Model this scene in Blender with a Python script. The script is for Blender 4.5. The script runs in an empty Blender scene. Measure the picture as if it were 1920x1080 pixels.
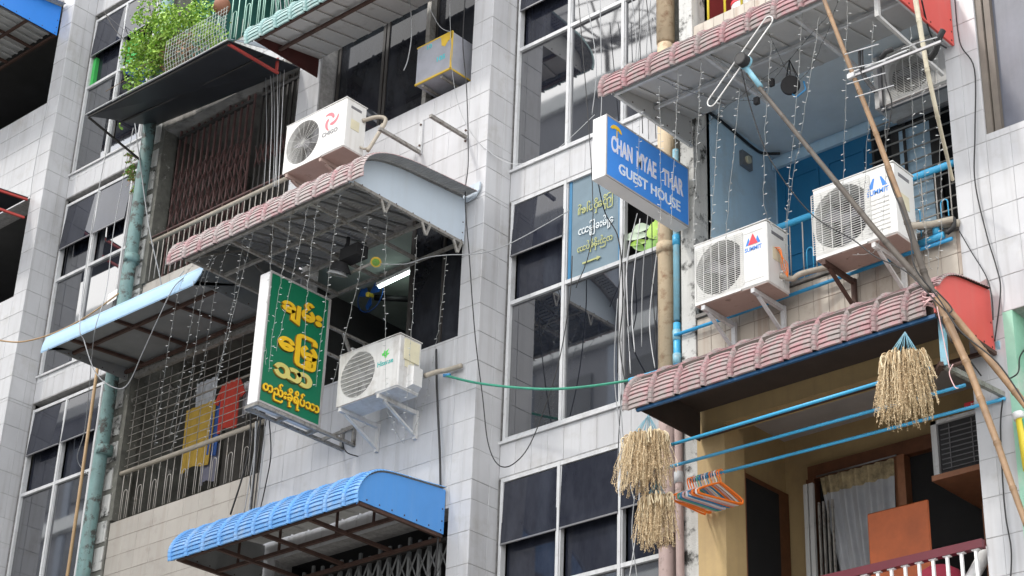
import bpy, math, random
from math import radians as R, sin, cos, pi
from mathutils import Vector, Matrix, Euler, noise as mn
rnd = random.Random(7)
sc = bpy.context.scene
col = sc.collection

# ------------------------------------------------------------ camera
cam = bpy.data.objects.new('camera', bpy.data.cameras.new('camera'))
col.objects.link(cam); sc.camera = cam
CAM = Vector((0, -12, 1.6))
cam.matrix_world = Matrix.Translation(CAM) @ (Matrix.Rotation(R(42.8428), 4, 'Z') @ Matrix.Rotation(R(117.4769), 4, 'X') @ Matrix.Rotation(R(2.12404), 4, 'Z'))
cam.data.sensor_width = 36; cam.data.lens = 3591.36 / 1920 * 36
cam.data.clip_start = .1; cam.data.clip_end = 2000
CM = cam.matrix_world.to_3x3()
# ------------------------------------------------------------ sky, sun, exposure
SUN = Vector((-.42, -1, 1.12)).normalized()       # direction towards the sun
w = bpy.data.worlds.new('World'); sc.world = w; w.use_nodes = True
nt = w.node_tree; bg = nt.nodes['Background']
sky = nt.nodes.new('ShaderNodeTexSky'); sky.sky_type = 'NISHITA'; sky.sun_disc = False
sky.sun_elevation = math.asin(SUN.z); sky.sun_rotation = math.atan2(SUN.x, SUN.y)
tc = nt.nodes.new('ShaderNodeTexCoord'); mp = nt.nodes.new('ShaderNodeMapping'); mp.inputs['Scale'].default_value = (1, 1, 2.2)
nz = nt.nodes.new('ShaderNodeTexNoise'); nz.inputs['Scale'].default_value = 2.6; nz.inputs['Detail'].default_value = 6
rp = nt.nodes.new('ShaderNodeValToRGB'); rp.color_ramp.elements[0].position = .28; rp.color_ramp.elements[1].position = .50
mx = nt.nodes.new('ShaderNodeMixRGB'); mx.inputs[2].default_value = (9.2, 9.1, 9.0, 1)
nt.links.new(tc.outputs['Generated'], mp.inputs[0]); nt.links.new(mp.outputs[0], nz.inputs['Vector']); nt.links.new(nz.outputs[0], rp.inputs[0])
nt.links.new(rp.outputs[0], mx.inputs[0]); nt.links.new(sky.outputs[0], mx.inputs[1]); nt.links.new(mx.outputs[0], bg.inputs[0])
bg.inputs[1].default_value = .15
sl = bpy.data.lights.new('sun', 'SUN'); sl.energy = .85; sl.angle = R(5); sl.color = (1, .95, .88)
so = bpy.data.objects.new('sun', sl); col.objects.link(so); so.rotation_euler = SUN.to_track_quat('Z', 'Y').to_euler()
sc.view_settings.view_transform = 'Standard'; sc.view_settings.look = 'None'; sc.view_settings.exposure = 1.2; sc.view_settings.gamma = 1
sc.cycles.max_bounces = 10; sc.cycles.diffuse_bounces = 7

# ------------------------------------------------------------ helpers
def at(px, py, y=None, x=None, z=None):
    """point of the place seen at a photo position, on a known plane of the place"""
    d = CM @ Vector(((px - 960) / 3591.36, -(py - 540) / 3591.36, -1))
    t = (y - CAM.y) / d.y if y is not None else (x - CAM.x) / d.x if x is not None else (z - CAM.z) / d.z
    return CAM + d * t
def lerp(a, b, t): return a + (b - a) * t
def spline(pts, n=6):
    pts = [Vector(p) for p in pts]
    if len(pts) < 3: return pts
    out = []
    for i in range(len(pts) - 1):
        p0 = pts[max(i - 1, 0)]; p1 = pts[i]; p2 = pts[i + 1]; p3 = pts[min(i + 2, len(pts) - 1)]
        for k in range(n):
            t = k / n
            out.append(.5 * ((2 * p1) + (p2 - p0) * t + (2 * p0 - 5 * p1 + 4 * p2 - p3) * t * t + (3 * p1 - p0 - 3 * p2 + p3) * t ** 3))
    out.append(pts[-1]); return out
WORLD = {}
class MB:
    def __init__(s): s.v = []; s.f = []; s.m = []; s.s = []
    def add(s, vs, fs, mi=0, sm=False):
        b = len(s.v); s.v += [tuple(v) for v in vs]
        for f in fs: s.f.append([b + i for i in f]); s.m.append(mi); s.s.append(sm)
        return s
    def box(s, x0, x1, y0, y1, z0, z1, mi=0):
        return s.hexa([(x0,y0,z0),(x1,y0,z0),(x1,y1,z0),(x0,y1,z0),(x0,y0,z1),(x1,y0,z1),(x1,y1,z1),(x0,y1,z1)], mi)
    def hexa(s, v, mi=0): return s.add(v, [(0,3,2,1),(4,5,6,7),(0,1,5,4),(1,2,6,5),(2,3,7,6),(3,0,4,7)], mi)
    def bbox(s, x0, x1, y0, y1, z0, z1, b, mi=0):
        """box with chamfered edges"""
        vs = []; 
        for zz, e in ((z0, b), (z0 + b, 0), (z1 - b, 0), (z1, b)):
            for (cx, cy, sx, sy) in ((x0, y0, 1, 1), (x1, y0, -1, 1), (x1, y1, -1, -1), (x0, y1, 1, -1)):
                p = [(cx, cy + sy * (b + e)), (cx + sx * (b + e), cy)]
                if (sx * sy) > 0: vs += [(p[0][0] + sx * e, p[0][1], zz), (p[1][0], p[1][1] + sy * e, zz)]
                else: vs += [(p[1][0], p[1][1] + sy * e, zz), (p[0][0] + sx * e, p[0][1], zz)]
        fs = [tuple(range(7, -1, -1)), tuple(range(24, 32))]
        for r in range(3):
            for i in range(8): j = (i + 1) % 8; fs.append((r*8+i, r*8+j, r*8+8+j, r*8+8+i))
        return s.add(vs, fs, mi)
    def beam(s, p, q, w, h=None, mi=0, up=(0, 0, 1)):
        p = Vector(p); q = Vector(q); h = h or w; d = (q - p).normalized(); u = Vector(up)
        if abs(d.dot(u)) > .99: u = Vector((0, 1, 0))
        a = d.cross(u).normalized() * w / 2; b = a.cross(d).normalized() * h / 2
        return s.hexa([p-a-b, p+a-b, q+a-b, q-a-b, p-a+b, p+a+b, q+a+b, q-a+b], mi)
    def tube(s, pts, r, n=6, mi=0, sm=True, caps=True):
        pts = [Vector(p) for p in pts]; k = len(pts)
        rs = r if isinstance(r, (list, tuple)) else [r] * k
        t = (pts[1] - pts[0]).normalized(); u = t.orthogonal().normalized(); vs = []
        for i, p in enumerate(pts):
            t = (pts[min(i + 1, k - 1)] - pts[max(i - 1, 0)])
            t = t.normalized() if t.length > 1e-9 else Vector((0, 0, 1))
            u = (u - t * u.dot(t)); u = u.normalized() if u.length > 1e-6 else t.orthogonal().normalized()
            v = t.cross(u)
            for j in range(n): a = 2 * pi * j / n; vs.append(p + (u * cos(a) + v * sin(a)) * rs[i])
        fs = [(i*n+j, i*n+(j+1)%n, (i+1)*n+(j+1)%n, (i+1)*n+j) for i in range(k-1) for j in range(n)]
        if caps: fs += [tuple(range(n-1, -1, -1)), tuple(range((k-1)*n, k*n))]
        return s.add(vs, fs, mi, sm)
    def prism(s, poly, d, mi=0):
        """poly: list of points; d: thickness vector"""
        n = len(poly); d = Vector(d); P = [Vector(p) for p in poly]
        return s.add(P + [p + d for p in P], [tuple(range(n-1, -1, -1)), tuple(range(n, 2*n))] + [(i, (i+1)%n, n+(i+1)%n, n+i) for i in range(n)], mi)
    def disc(s, c, ax, r, t, n=24, mi=0, r2=None):
        c = Vector(c); ax = Vector(ax).normalized(); u = ax.orthogonal().normalized(); v = ax.cross(u); r2 = r if r2 is None else r2
        vs = [c + (u*cos(2*pi*i/n) + v*sin(2*pi*i/n))*r for i in range(n)] + [c + ax*t + (u*cos(2*pi*i/n) + v*sin(2*pi*i/n))*r2 for i in range(n)]
        return s.add(vs, [tuple(range(n-1, -1, -1)), tuple(range(n, 2*n))] + [(i, (i+1)%n, n+(i+1)%n, n+i) for i in range(n)], mi)
    def sphere(s, c, r, n=10, mi=0, sq=(1, 1, 1)):
        c = Vector(c); vs = [c + Vector((0, 0, r*sq[2]))]
        for i in range(1, n//2 + 1):
            a = pi * i / (n//2 + 1)
            for j in range(n): b = 2*pi*j/n; vs.append(c + Vector((sin(a)*cos(b)*r*sq[0], sin(a)*sin(b)*r*sq[1], cos(a)*r*sq[2])))
        vs.append(c - Vector((0, 0, r*sq[2]))); L = len(vs)-1; m = n//2; fs = [(0, 1+j, 1+(j+1)%n) for j in range(n)]
        fs += [(1+i*n+j, 1+(i+1)*n+j, 1+(i+1)*n+(j+1)%n, 1+i*n+(j+1)%n) for i in range(m-1) for j in range(n)]
        fs += [(L, 1+(m-1)*n+(j+1)%n, 1+(m-1)*n+j) for j in range(n)]
        return s.add(vs, fs, mi, True)
    def build(s, name, mats, parent=None, loc=None, label=None):
        if not isinstance(mats, (list, tuple)): mats = [mats]
        if parent is not None and loc is None: org = WORLD[parent.name]
        elif loc is not None: org = Vector(loc)
        else:
            xs = [v[0] for v in s.v]; ys = [v[1] for v in s.v]; zs = [v[2] for v in s.v]
            org = Vector(((min(xs)+max(xs))/2, (min(ys)+max(ys))/2, min(zs)))
        me = bpy.data.meshes.new(name)
        me.from_pydata([(v[0]-org.x, v[1]-org.y, v[2]-org.z) for v in s.v], [], s.f)
        for m in mats: me.materials.append(m)
        me.polygons.foreach_set('material_index', s.m); me.polygons.foreach_set('use_smooth', s.s); me.update()
        o = bpy.data.objects.new(name, me); col.objects.link(o)
        WORLD[o.name] = org.copy()
        if parent is not None:
            o.parent = parent; o.location = org - WORLD[parent.name]
        else: o.location = org
        if label: o['label'] = label
        return o
def thing(name, loc, label, cat, group=None):
    o = bpy.data.objects.new(name, None); col.objects.link(o); o.location = loc; o.empty_display_size = .1
    WORLD[o.name] = Vector(loc); return tag(o, label, cat, group)
def tag(o, label, cat, group=None, kind=None):
    if label: o['label'] = label
    if cat: o['category'] = cat
    if group: o['group'] = group
    if kind: o['kind'] = kind
    return o
def piece(name, me, parent, loc, scale=(1, 1, 1), rot=(0, 0, 0)):
    o = bpy.data.objects.new(name, me); col.objects.link(o); o.parent = parent
    o.location = Vector(loc) - WORLD[parent.name]; o.scale = scale; o.rotation_euler = rot; WORLD[o.name] = Vector(loc); return o

# ------------------------------------------------------------ materials
def M(name, c, rough=.6, metal=0, var=.12, vs=4, dirt=None, streak=0, bump=.0, bs=60, spec=.5, rand=0, emit=None, streakc=(.05, .045, .04)):
    m = bpy.data.materials.new(name); m.use_nodes = True; t = m.node_tree; b = t.nodes['Principled BSDF']; N = t.nodes.new; L = t.links.new
    b.inputs['Roughness'].default_value = rough; b.inputs['Metallic'].default_value = metal; b.inputs['Specular IOR Level'].default_value = spec
    g = N('ShaderNodeNewGeometry')
    n = N('ShaderNodeTexNoise'); n.inputs['Scale'].default_value = vs; n.inputs['Detail'].default_value = 8; n.inputs['Roughness'].default_value = .65
    L(g.outputs['Position'], n.inputs['Vector'])
    r = N('ShaderNodeMapRange'); r.inputs[1].default_value = .3; r.inputs[2].default_value = .7; r.inputs[3].default_value = 1 - var; r.inputs[4].default_value = 1 + var
    L(n.outputs[0], r.inputs[0]); cur = r.outputs[0]
    if rand:
        oi = N('ShaderNodeObjectInfo'); r2 = N('ShaderNodeMapRange'); r2.inputs[3].default_value = 1 - rand; r2.inputs[4].default_value = 1 + rand
        L(oi.outputs['Random'], r2.inputs[0]); mu = N('ShaderNodeMath'); mu.operation = 'MULTIPLY'; L(cur, mu.inputs[0]); L(r2.outputs[0], mu.inputs[1]); cur = mu.outputs[0]
    vm = N('ShaderNodeVectorMath'); vm.operation = 'SCALE'; vm.inputs[0].default_value = c[:3]; L(cur, vm.inputs['Scale']); cc = vm.outputs[0]
    if dirt:     # (colour, lo, hi, scale)
        n2 = N('ShaderNodeTexNoise'); n2.inputs['Scale'].default_value = dirt[3]; n2.inputs['Detail'].default_value = 10; n2.inputs['Roughness'].default_value = .7
        L(g.outputs['Position'], n2.inputs['Vector']); r3 = N('ShaderNodeMapRange'); r3.inputs[1].default_value = dirt[1]; r3.inputs[2].default_value = dirt[2]
        L(n2.outputs[0], r3.inputs[0]); mx = N('ShaderNodeMixRGB'); L(r3.outputs[0], mx.inputs[0]); L(cc, mx.inputs[1]); mx.inputs[2].default_value = (*dirt[0], 1); cc = mx.outputs[0]
    if streak:
        mp = N('ShaderNodeMapping'); mp.inputs['Scale'].default_value = (9, 9, .55); L(g.outputs['Position'], mp.inputs[0])
        n3 = N('ShaderNodeTexNoise'); n3.inputs['Scale'].default_value = 1.6; n3.inputs['Detail'].default_value = 6; L(mp.outputs[0], n3.inputs['Vector'])
        r4 = N('ShaderNodeMapRange'); r4.inputs[1].default_value = .5; r4.inputs[2].default_value = .75; r4.inputs[4].default_value = streak; L(n3.outputs[0], r4.inputs[0])
        mx = N('ShaderNodeMixRGB'); L(r4.outputs[0], mx.inputs[0]); L(cc, mx.inputs[1]); mx.inputs[2].default_value = (*streakc, 1); cc = mx.outputs[0]
    L(cc, b.inputs['Base Color'])
    if bump:
        n5 = N('ShaderNodeTexNoise'); n5.inputs['Scale'].default_value = bs; n5.inputs['Detail'].default_value = 5; L(g.outputs['Position'], n5.inputs['Vector'])
        bp = N('ShaderNodeBump'); bp.inputs['Strength'].default_value = bump; bp.inputs['Distance'].default_value = .01; L(n5.outputs[0], bp.inputs['Height']); L(bp.outputs[0], b.inputs['Normal'])
    if emit: b.inputs['Emission Color'].default_value = (*emit[:3], 1); b.inputs['Emission Strength'].default_value = emit[3]
    return m
DK = (.02, .02, .018)
mt = {
 'tile': M('white wall tile', (.475, .48, .495), .35, var=.07, vs=1.7, dirt=((.34, .325, .30), .55, .82, 2.2), streak=.30, rand=.045, streakc=(.22, .2, .18)),
 'grout': M('grout', (.29, .285, .28), .9, var=.3, vs=20),
 'gbtile': M('greyish beige tile', (.37, .345, .31), .5, var=.06, vs=3, dirt=((.28, .25, .22), .55, .8, 4), streak=.3, rand=.04, streakc=(.25, .2, .16)),
 'btile': M('beige tile', (.44, .395, .335), .45, var=.06, vs=3, dirt=((.28, .22, .18), .52, .8, 4), streak=.6, rand=.06, streakc=(.22, .12, .075)),
 'bgrout': M('beige grout', (.2, .17, .145), .9, var=.2, vs=20),
 'plaster': M('white plaster', (.5, .5, .48), .8, var=.1, dirt=(DK, .52, .62, 5), streak=.3, bump=.4),
 'moss': M('mossy concrete', (.12, .12, .105), .9, var=.4, vs=6, dirt=((.35, .34, .32), .6, .66, 7), bump=.6, bs=25),
 'conc': M('grey concrete', (.2, .19, .175), .9, var=.25, vs=5, dirt=(DK, .5, .7, 3), bump=.5, bs=30),
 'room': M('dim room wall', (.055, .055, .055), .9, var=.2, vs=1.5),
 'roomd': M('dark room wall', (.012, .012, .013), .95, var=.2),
 'roomg': M('grey room wall', (.18, .17, .155), .9, var=.2, vs=1.5, dirt=((.08, .075, .07), .5, .7, 2)),
 'teal': M('teal green wall', (.03, .13, .11), .7, var=.15),
 'greenp': M('bright green paint', (.05, .42, .09), .6),
 'mint': M('mint green wall', (.3, .55, .42), .75, var=.1, dirt=((.5, .55, .5), .55, .7, 2)),
 'bluew': M('pale blue wall', (.46, .64, .77), .75, var=.08, vs=1.2, dirt=((.38, .45, .48), .5, .8, 2), streak=.15, streakc=(.35, .4, .4)),
 'ceilw': M('white ceiling', (.55, .57, .58), .8, var=.05),
 'ceilg': M('grey ceiling', (.5, .47, .46), .8, var=.08),
 'yellow': M('ochre yellow wall', (.47, .34, .165), .75, var=.1, vs=1.5, dirt=((.36, .26, .14), .48, .8, 2), streak=.3, streakc=(.3, .22, .13)),
 'redw': M('dark red wall', (.2, .02, .02), .7),
 'wood': M('brown wood', (.13, .05, .022), .55, var=.3, vs=9),
 'woodl': M('light brown wood', (.28, .12, .06), .5, var=.2, vs=9),
 'alum': M('painted white aluminium', (.52, .53, .54), .45, var=.08, dirt=((.3, .29, .27), .55, .8, 9), streak=.25),
 'alug': M('grey aluminium', (.24, .24, .25), .4, .6, var=.1),
 'pvcb': M('bright blue pvc', (.03, .30, .58), .4, var=.12, dirt=((.2, .3, .35), .6, .8, 8)),
 'pvcp': M('pale blue pvc', (.2, .42, .52), .45, var=.15, dirt=((.25, .27, .27), .5, .75, 10)),
 'pipet': M('teal painted pipe', (.15, .255, .25), .6, var=.2, vs=5, dirt=((.05, .05, .045), .52, .6, 7), streak=.4, streakc=(.1, .11, .1)),
 'pipec': M('cream concrete pipe', (.50, .40, .27), .75, var=.12, vs=6, dirt=((.28, .17, .1), .52, .68, 9)),
 'pipep': M('dusty pink pipe', (.36, .27, .25), .7, var=.12, dirt=((.1, .08, .07), .55, .7, 9)),
 'pipeg': M('grey pipe', (.4, .41, .42), .6),
 'rust': M('rusty brown steel', (.075, .04, .03), .7, .2, var=.3, vs=12),
 'steel': M('weathered steel', (.28, .27, .25), .6, .3, var=.25, vs=15, dirt=((.1, .07, .05), .52, .68, 20)),
 'black': M('black rubber', (.012, .012, .013), .55),
 'blackm': M('matt black', (.02, .02, .022), .8),
 'wireg': M('grey cable', (.3, .31, .32), .6),
 'wirew': M('white cable', (.6, .61, .62), .5),
 'wireb': M('tan cable', (.38, .25, .13), .6),
 'bulb': M('clear plastic bulb', (.52, .53, .52), .25),
 'fwire': M('fairy light wire', (.33, .34, .33), .5),
 'fwired': M('dark fairy light wire', (.03, .035, .03), .5),
 'hose': M('green garden hose', (.04, .26, .17), .4, var=.2, vs=12),
 'bamboo': M('tan bamboo', (.26, .16, .085), .5, var=.25, vs=7, dirt=((.16, .1, .06), .5, .75, 6)),
 'bambood': M('grey weathered bamboo', (.085, .072, .06), .65, var=.3, vs=7, dirt=((.07, .055, .045), .5, .7, 6)),
 'bambooc': M('cream bamboo', (.55, .5, .38), .5, var=.2, vs=7),
 'straw': M('dry rice straw', (.66, .56, .38), .8, var=.3, vs=30),
 'grain': M('golden rice grain', (.66, .52, .33), .75, var=.35, vs=40),
 'strawd': M('brown straw', (.42, .31, .18), .85, var=.3, vs=30),
 'white': M('white painted metal', (.66, .66, .64), .4, var=.05, vs=3, dirt=((.45, .42, .37), .6, .85, 3), streak=.3, streakc=(.36, .31, .25)),
 'whiteold': M('aged white casing', (.58, .58, .57), .5, var=.08, vs=3, dirt=((.3, .28, .25), .5, .75, 3), streak=.3, streakc=(.22, .18, .15)),
 'under': M('dusty underside', (.36, .27, .235), .7, var=.12, dirt=((.12, .08, .06), .6, .7, 8)),
 'cream': M('cream plastic', (.62, .58, .42), .5),
 'dark': M('dark cavity', (.018, .018, .02), .7),
 'fangrey': M('grey fan', (.12, .12, .135), .5),
 'wire': M('grille wire', (.56, .56, .54), .45),
 'lpink': M('pink print', (.75, .16, .19), .6, var=.03), 'lgrey': M('grey print', (.16, .16, .17), .6, var=.03),
 'lblue': M('blue print', (.03, .2, .62), .6, var=.03), 'lred': M('red print', (.7, .05, .07), .6, var=.03),
 'lteal': M('teal print', (.01, .36, .33), .6, var=.03), 'lgreen': M('leaf green print', (.1, .55, .1), .6, var=.03),
 'red': M('red painted steel', (.42, .055, .045), .5, var=.1, dirt=((.2, .05, .04), .55, .8, 6)),
 'redp': M('coral red sheet', (.62, .085, .07), .5, var=.06, vs=2, streak=.15, streakc=(.5, .2, .18)),
 'maroon': M('maroon painted rail', (.11, .012, .022), .35),
 'pinkr': M('faded pink roof sheet', (.33, .175, .185), .7, var=.25, vs=5, dirt=((.27, .235, .225), .40, .58, 8), streak=.35, streakc=(.2, .17, .16), bump=.2),
 'pinkr2': M('faded rose roof sheet', (.36, .205, .215), .7, var=.25, vs=5, dirt=((.36, .32, .31), .40, .55, 9), streak=.3, streakc=(.2, .17, .16), bump=.2),
 'bluer': M('sky blue roof sheet', (.12, .33, .66), .55, var=.12, vs=4, dirt=((.3, .42, .58), .48, .72, 6), streak=.3, streakc=(.2, .28, .38)),
 'bluep': M('sky blue end sheet', (.075, .27, .64), .5, var=.06, vs=2, streak=.2, streakc=(.2, .35, .6), bump=.15, bs=4),
 'bluel': M('bright blue end sheet', (.02, .2, .66), .45, var=.04),
 'tealr': M('pale teal roof sheet', (.27, .42, .41), .5, var=.1, dirt=((.4, .45, .44), .5, .7, 9)),
 'paleblue': M('pale blue painted sheet', (.47, .54, .61), .5, var=.05, vs=1.5, streak=.2, streakc=(.4, .43, .45)),
 'fascia': M('light blue fascia', (.29, .46, .63), .45, var=.06),
 'zinc': M('grey zinc sheet', (.36, .36, .36), .5, .3, var=.15, vs=8),
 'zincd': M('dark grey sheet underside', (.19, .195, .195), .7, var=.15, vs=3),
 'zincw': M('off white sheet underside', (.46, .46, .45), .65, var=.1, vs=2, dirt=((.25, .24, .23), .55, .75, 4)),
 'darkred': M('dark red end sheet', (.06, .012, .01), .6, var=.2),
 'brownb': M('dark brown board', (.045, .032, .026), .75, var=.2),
 'blacksheet': M('black tarpaulin sheet', (.022, .025, .03), .45, var=.3, vs=2),
 'signw': M('white sign case', (.74, .74, .74), .45, var=.03, dirt=((.5, .48, .45), .62, .8, 5)),
 'signs': M('silver sign case', (.42, .4, .39), .5, .2, var=.12, vs=6),
 'signb': M('blue sign face', (.06, .26, .74), .35, var=.03, vs=2),
 'signg': M('green sign face', (.006, .155, .075), .35, var=.05, vs=2),
 'gold': M('golden yellow letters', (.80, .50, .02), .4, var=.05),
 'goldl': M('pale gold letters', (.62, .55, .16), .4, var=.08),
 'golde': M('dark gold letter edge', (.25, .12, .01), .5),
 'lilac': M('pale lilac letters', (.72, .72, .8), .45, var=.04),
 'lilacw': M('white letters', (.72, .78, .85), .45, var=.04),
 'banner': M('grey blue window film', (.17, .235, .28), .2, var=.15, vs=1.5, spec=.8),
 'bannerb': M('blue window film', (.04, .17, .32), .3),
 'filmw': M('white film text', (.6, .65, .67), .5, var=.1, vs=20), 'filmy': M('faded yellow film text', (.38, .4, .16), .5, var=.15, vs=20),
 'orangeb': M('orange brown board', (.37, .085, .02), .5, var=.2, vs=5),
 'curtain': M('grey net curtain', (.33, .34, .36), .9, var=.15, vs=3),
 'curtaint': M('patterned curtain top', (.3, .24, .14), .9, var=.5, vs=14),
 'clothy': M('yellow cloth', (.46, .3, .05), .85, var=.15), 'clothr': M('red cloth', (.5, .05, .03), .85, var=.15), 'clothb': M('blue cloth', (.03, .09, .3), .85, var=.15),  # drying cloth colours darkened to carry the shade inside the balcony
 'clothg': M('grey blue cloth', (.2, .2, .26), .85, var=.15), 'clothw': M('white cloth', (.5, .52, .55), .85, var=.2, vs=8),
 'pinkc': M('pink cloth', (.45, .12, .17), .85), 'crimson': M('crimson cloth', (.25, .015, .04), .85),
 'wrap': M('grey plastic wrap', (.33, .34, .38), .35, var=.14, vs=5, spec=.6, bump=.3, bs=10),
 'tapey': M('yellow tape', (.62, .42, .05), .45, var=.1), 'cyanp': M('cyan print', (.08, .5, .55), .6),
 'orange': M('orange plastic', (.85, .2, .02), .4, var=.05), 'pinkl': M('pale pink plastic', (.6, .38, .38), .4, var=.05), 'bluepl': M('blue plastic', (.05, .25, .5), .4, var=.05), 'greenpl': M('green plastic', (.1, .42, .3), .4, var=.05),
 'green rail': M('green painted rail', (.03, .24, .12), .45), 'lgrail': M('pale green painted bar', (.38, .62, .52), .5),
 'yellowbar': M('yellow painted bar', (.75, .6, .05), .5),
 'barw': M('off white painted bar', (.36, .34, .31), .55, var=.15, vs=9, dirt=((.2, .15, .1), .55, .7, 14)),
 'barr': M('rusty red painted bar', (.10, .052, .048), .6, var=.2, vs=9, dirt=((.06, .04, .04), .5, .65, 10)),
 'bard': M('dark steel bar', (.03, .027, .025), .6),
 'brail': M('blue painted rail', (.05, .36, .62), .4, var=.1), 'railc': M('cream hand rail', (.36, .32, .26), .6, var=.15),
 'leaf': M('bright green leaf', (.29, .47, .06), .5, var=.4, vs=5, rand=.1), 'leafd': M('mid green leaf', (.16, .33, .05), .5, var=.4, vs=5), 'leafdry': M('dry leaf', (.32, .17, .09), .8, var=.3, vs=9),
 'leafp': M('pale leaf underside', (.45, .55, .42), .6, var=.1), 'stem': M('brown stem', (.15, .1, .06), .8),
 'meshw': M('galvanised mesh', (.42, .45, .42), .5, .3),
 'lampglass': M('lamp reflector', (.7, .72, .74), .15, .5), 'fluoro': M('lit fluorescent tube', (.9, .95, .92), .4, emit=(.85, 1, .93, 4)),
 'clay': M('brown clay pot', (.22, .09, .05), .7), 'asphalt': M('pale bounce concrete road', (.27, .26, .245), .9, var=.3), 'pave': M('pavement', (.4, .39, .37), .9),  # road and pavement colours raised to bounce light up into the balconies
 'opp': M('opposite facade', (.16, .165, .18), .8, var=.15, vs=.3), 'oppw': M('opposite windows', (.04, .045, .05), .3), 'oppb': M('opposite blue wall', (.22, .25, .3), .8),
}
def glassmat(name, tint, ior, dust):
    m = bpy.data.materials.new(name); m.use_nodes = True; t = m.node_tree; b = t.nodes['Principled BSDF']; N = t.nodes.new; L = t.links.new
    b.inputs['Roughness'].default_value = .03; b.inputs['IOR'].default_value = ior
    g = N('ShaderNodeNewGeometry'); mp = N('ShaderNodeMapping'); mp.inputs['Scale'].default_value = (1, 1, .35); L(g.outputs['Position'], mp.inputs[0])
    n = N('ShaderNodeTexNoise'); n.inputs['Scale'].default_value = 3; n.inputs['Detail'].default_value = 9; n.inputs['Roughness'].default_value = .7; L(mp.outputs[0], n.inputs['Vector'])
    r = N('ShaderNodeMapRange'); r.inputs[1].default_value = .42; r.inputs[2].default_value = .75; r.inputs[4].default_value = dust; L(n.outputs[0], r.inputs[0])
    mx = N('ShaderNodeMixRGB'); mx.inputs[1].default_value = (*tint, 1); mx.inputs[2].default_value = (.24, .26, .32, 1); L(r.outputs[0], mx.inputs[0]); L(mx.outputs[0], b.inputs['Base Color'])
    r5 = N('ShaderNodeMapRange'); r5.inputs[3].default_value = .0; r5.inputs[4].default_value = .05; L(n.outputs[0], r5.inputs[0]); L(r5.outputs[0], b.inputs['Roughness'])
    n2 = N('ShaderNodeTexNoise'); n2.inputs['Scale'].default_value = 1.3; L(g.outputs['Position'], n2.inputs['Vector']); bp = N('ShaderNodeBump'); bp.inputs['Strength'].default_value = .03; bp.inputs['Distance'].default_value = .01
    L(n2.outputs[0], bp.inputs['Height']); L(bp.outputs[0], b.inputs['Normal'])
    return m
mt['glass'] = glassmat('tinted window glass', (.008, .010, .016), 3.0, .05)
mt['glassd'] = glassmat('dusty dark film glass', (.014, .016, .025), 1.5, .10)
mt['navy'] = M('dark blue painted edge', (.015, .085, .2), .5, var=.2)
mt['matteg'] = M('grey blue filmed window', (.085, .092, .118), .45, var=.25, vs=2.5, streak=.3, streakc=(.15, .155, .18))
mt['brownf'] = M('brown grey frame', (.14, .12, .10), .6, var=.2)
mt['glassb'] = glassmat('dark dusty glass', (.012, .013, .016), 1.35, .09)
mt['glassg'] = glassmat('grey film window', (.06, .065, .075), 1.7, .3)

# ============================================================ ground and street
g = MB().box(-90, 60, -14.2, 60, -.6, -.15).build('pavement_ground', mt['pave']); 
g['kind'] = 'structure'; g.name = 'ground'
r_ = MB().box(-90, 60, -12.6, -2.2, -.146, 0.0).build('road', mt['asphalt']); r_['kind'] = 'structure'
p_ = MB().box(-90, 60, -2.2, .3, -.142, .12).build('pavement', mt['pave']); p_['kind'] = 'structure'
g2 = MB().box(-1500, 1500, -1500, 1500, -2, -.65).build('terrain', mt['pave']); g2['kind'] = 'structure'

# ============================================================ the apartment building
B = thing('apartment_building', (-11, .1, .12), 'white tiled apartment block with stacked balconies and dark stair windows', 'building')
ZJ = [5.30, 5.60, 5.91, 6.21, 6.51, 6.82, 7.12, 7.42, 7.74, 8.05, 8.245, 8.56, 8.87, 9.175, 9.475, 9.785, 10.09, 10.375, 10.68, 10.98, 11.30, 11.34, 11.645, 11.96, 12.265, 12.565, 12.875, 13.18, 13.49, 13.80, 14.10, 14.40, 14.70, 15.0, 15.30, 15.60, 15.90, 16.2, 16.5, 16.8, 17.1, 17.4, 17.7, 18.0]
def tilemesh(nm, mat):
    m = MB(); b = .012   # unit tile facing -Y, 1 x 1, chamfered edge, 12 mm deep (scaled per piece)
    m.add([(-.5,.02,-.5),(.5,.02,-.5),(.5,.02,.5),(-.5,.02,.5),(-.5,.0022,-.5),(.5,.0022,-.5),(.5,.0022,.5),(-.5,.0022,.5),
           (-.5+b,0,-.5+b),(.5-b,0,-.5+b),(.5-b,0,.5-b),(-.5+b,0,.5-b)],
          [(8,9,10,11),(4,5,9,8),(5,6,10,9),(6,7,11,10),(7,4,8,11),(0,1,5,4),(1,2,6,5),(2,3,7,6),(3,0,4,7)])
    o = m.build(nm, mat, loc=(0, 0, 0)); me = o.data; bpy.data.objects.remove(o); return me
ME_T = tilemesh('tile_mesh', mt['tile']); ME_B = tilemesh('beige_tile_mesh', mt['btile']); ME_G = tilemesh('grey_beige_tile_mesh', mt['gbtile'])
TILES = []     # (size on screen, part, name, mesh, centre, scale, rot)
def proj(p):
    c = CM.transposed() @ (Vector(p) - CAM); return (960 + 3591.36*c.x/-c.z, 540 - 3591.36*c.y/-c.z, -c.z)
def cuts(a, b, js): return [a] + sorted(j for j in js if a + .02 < j < b - .02) + [b]
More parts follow.
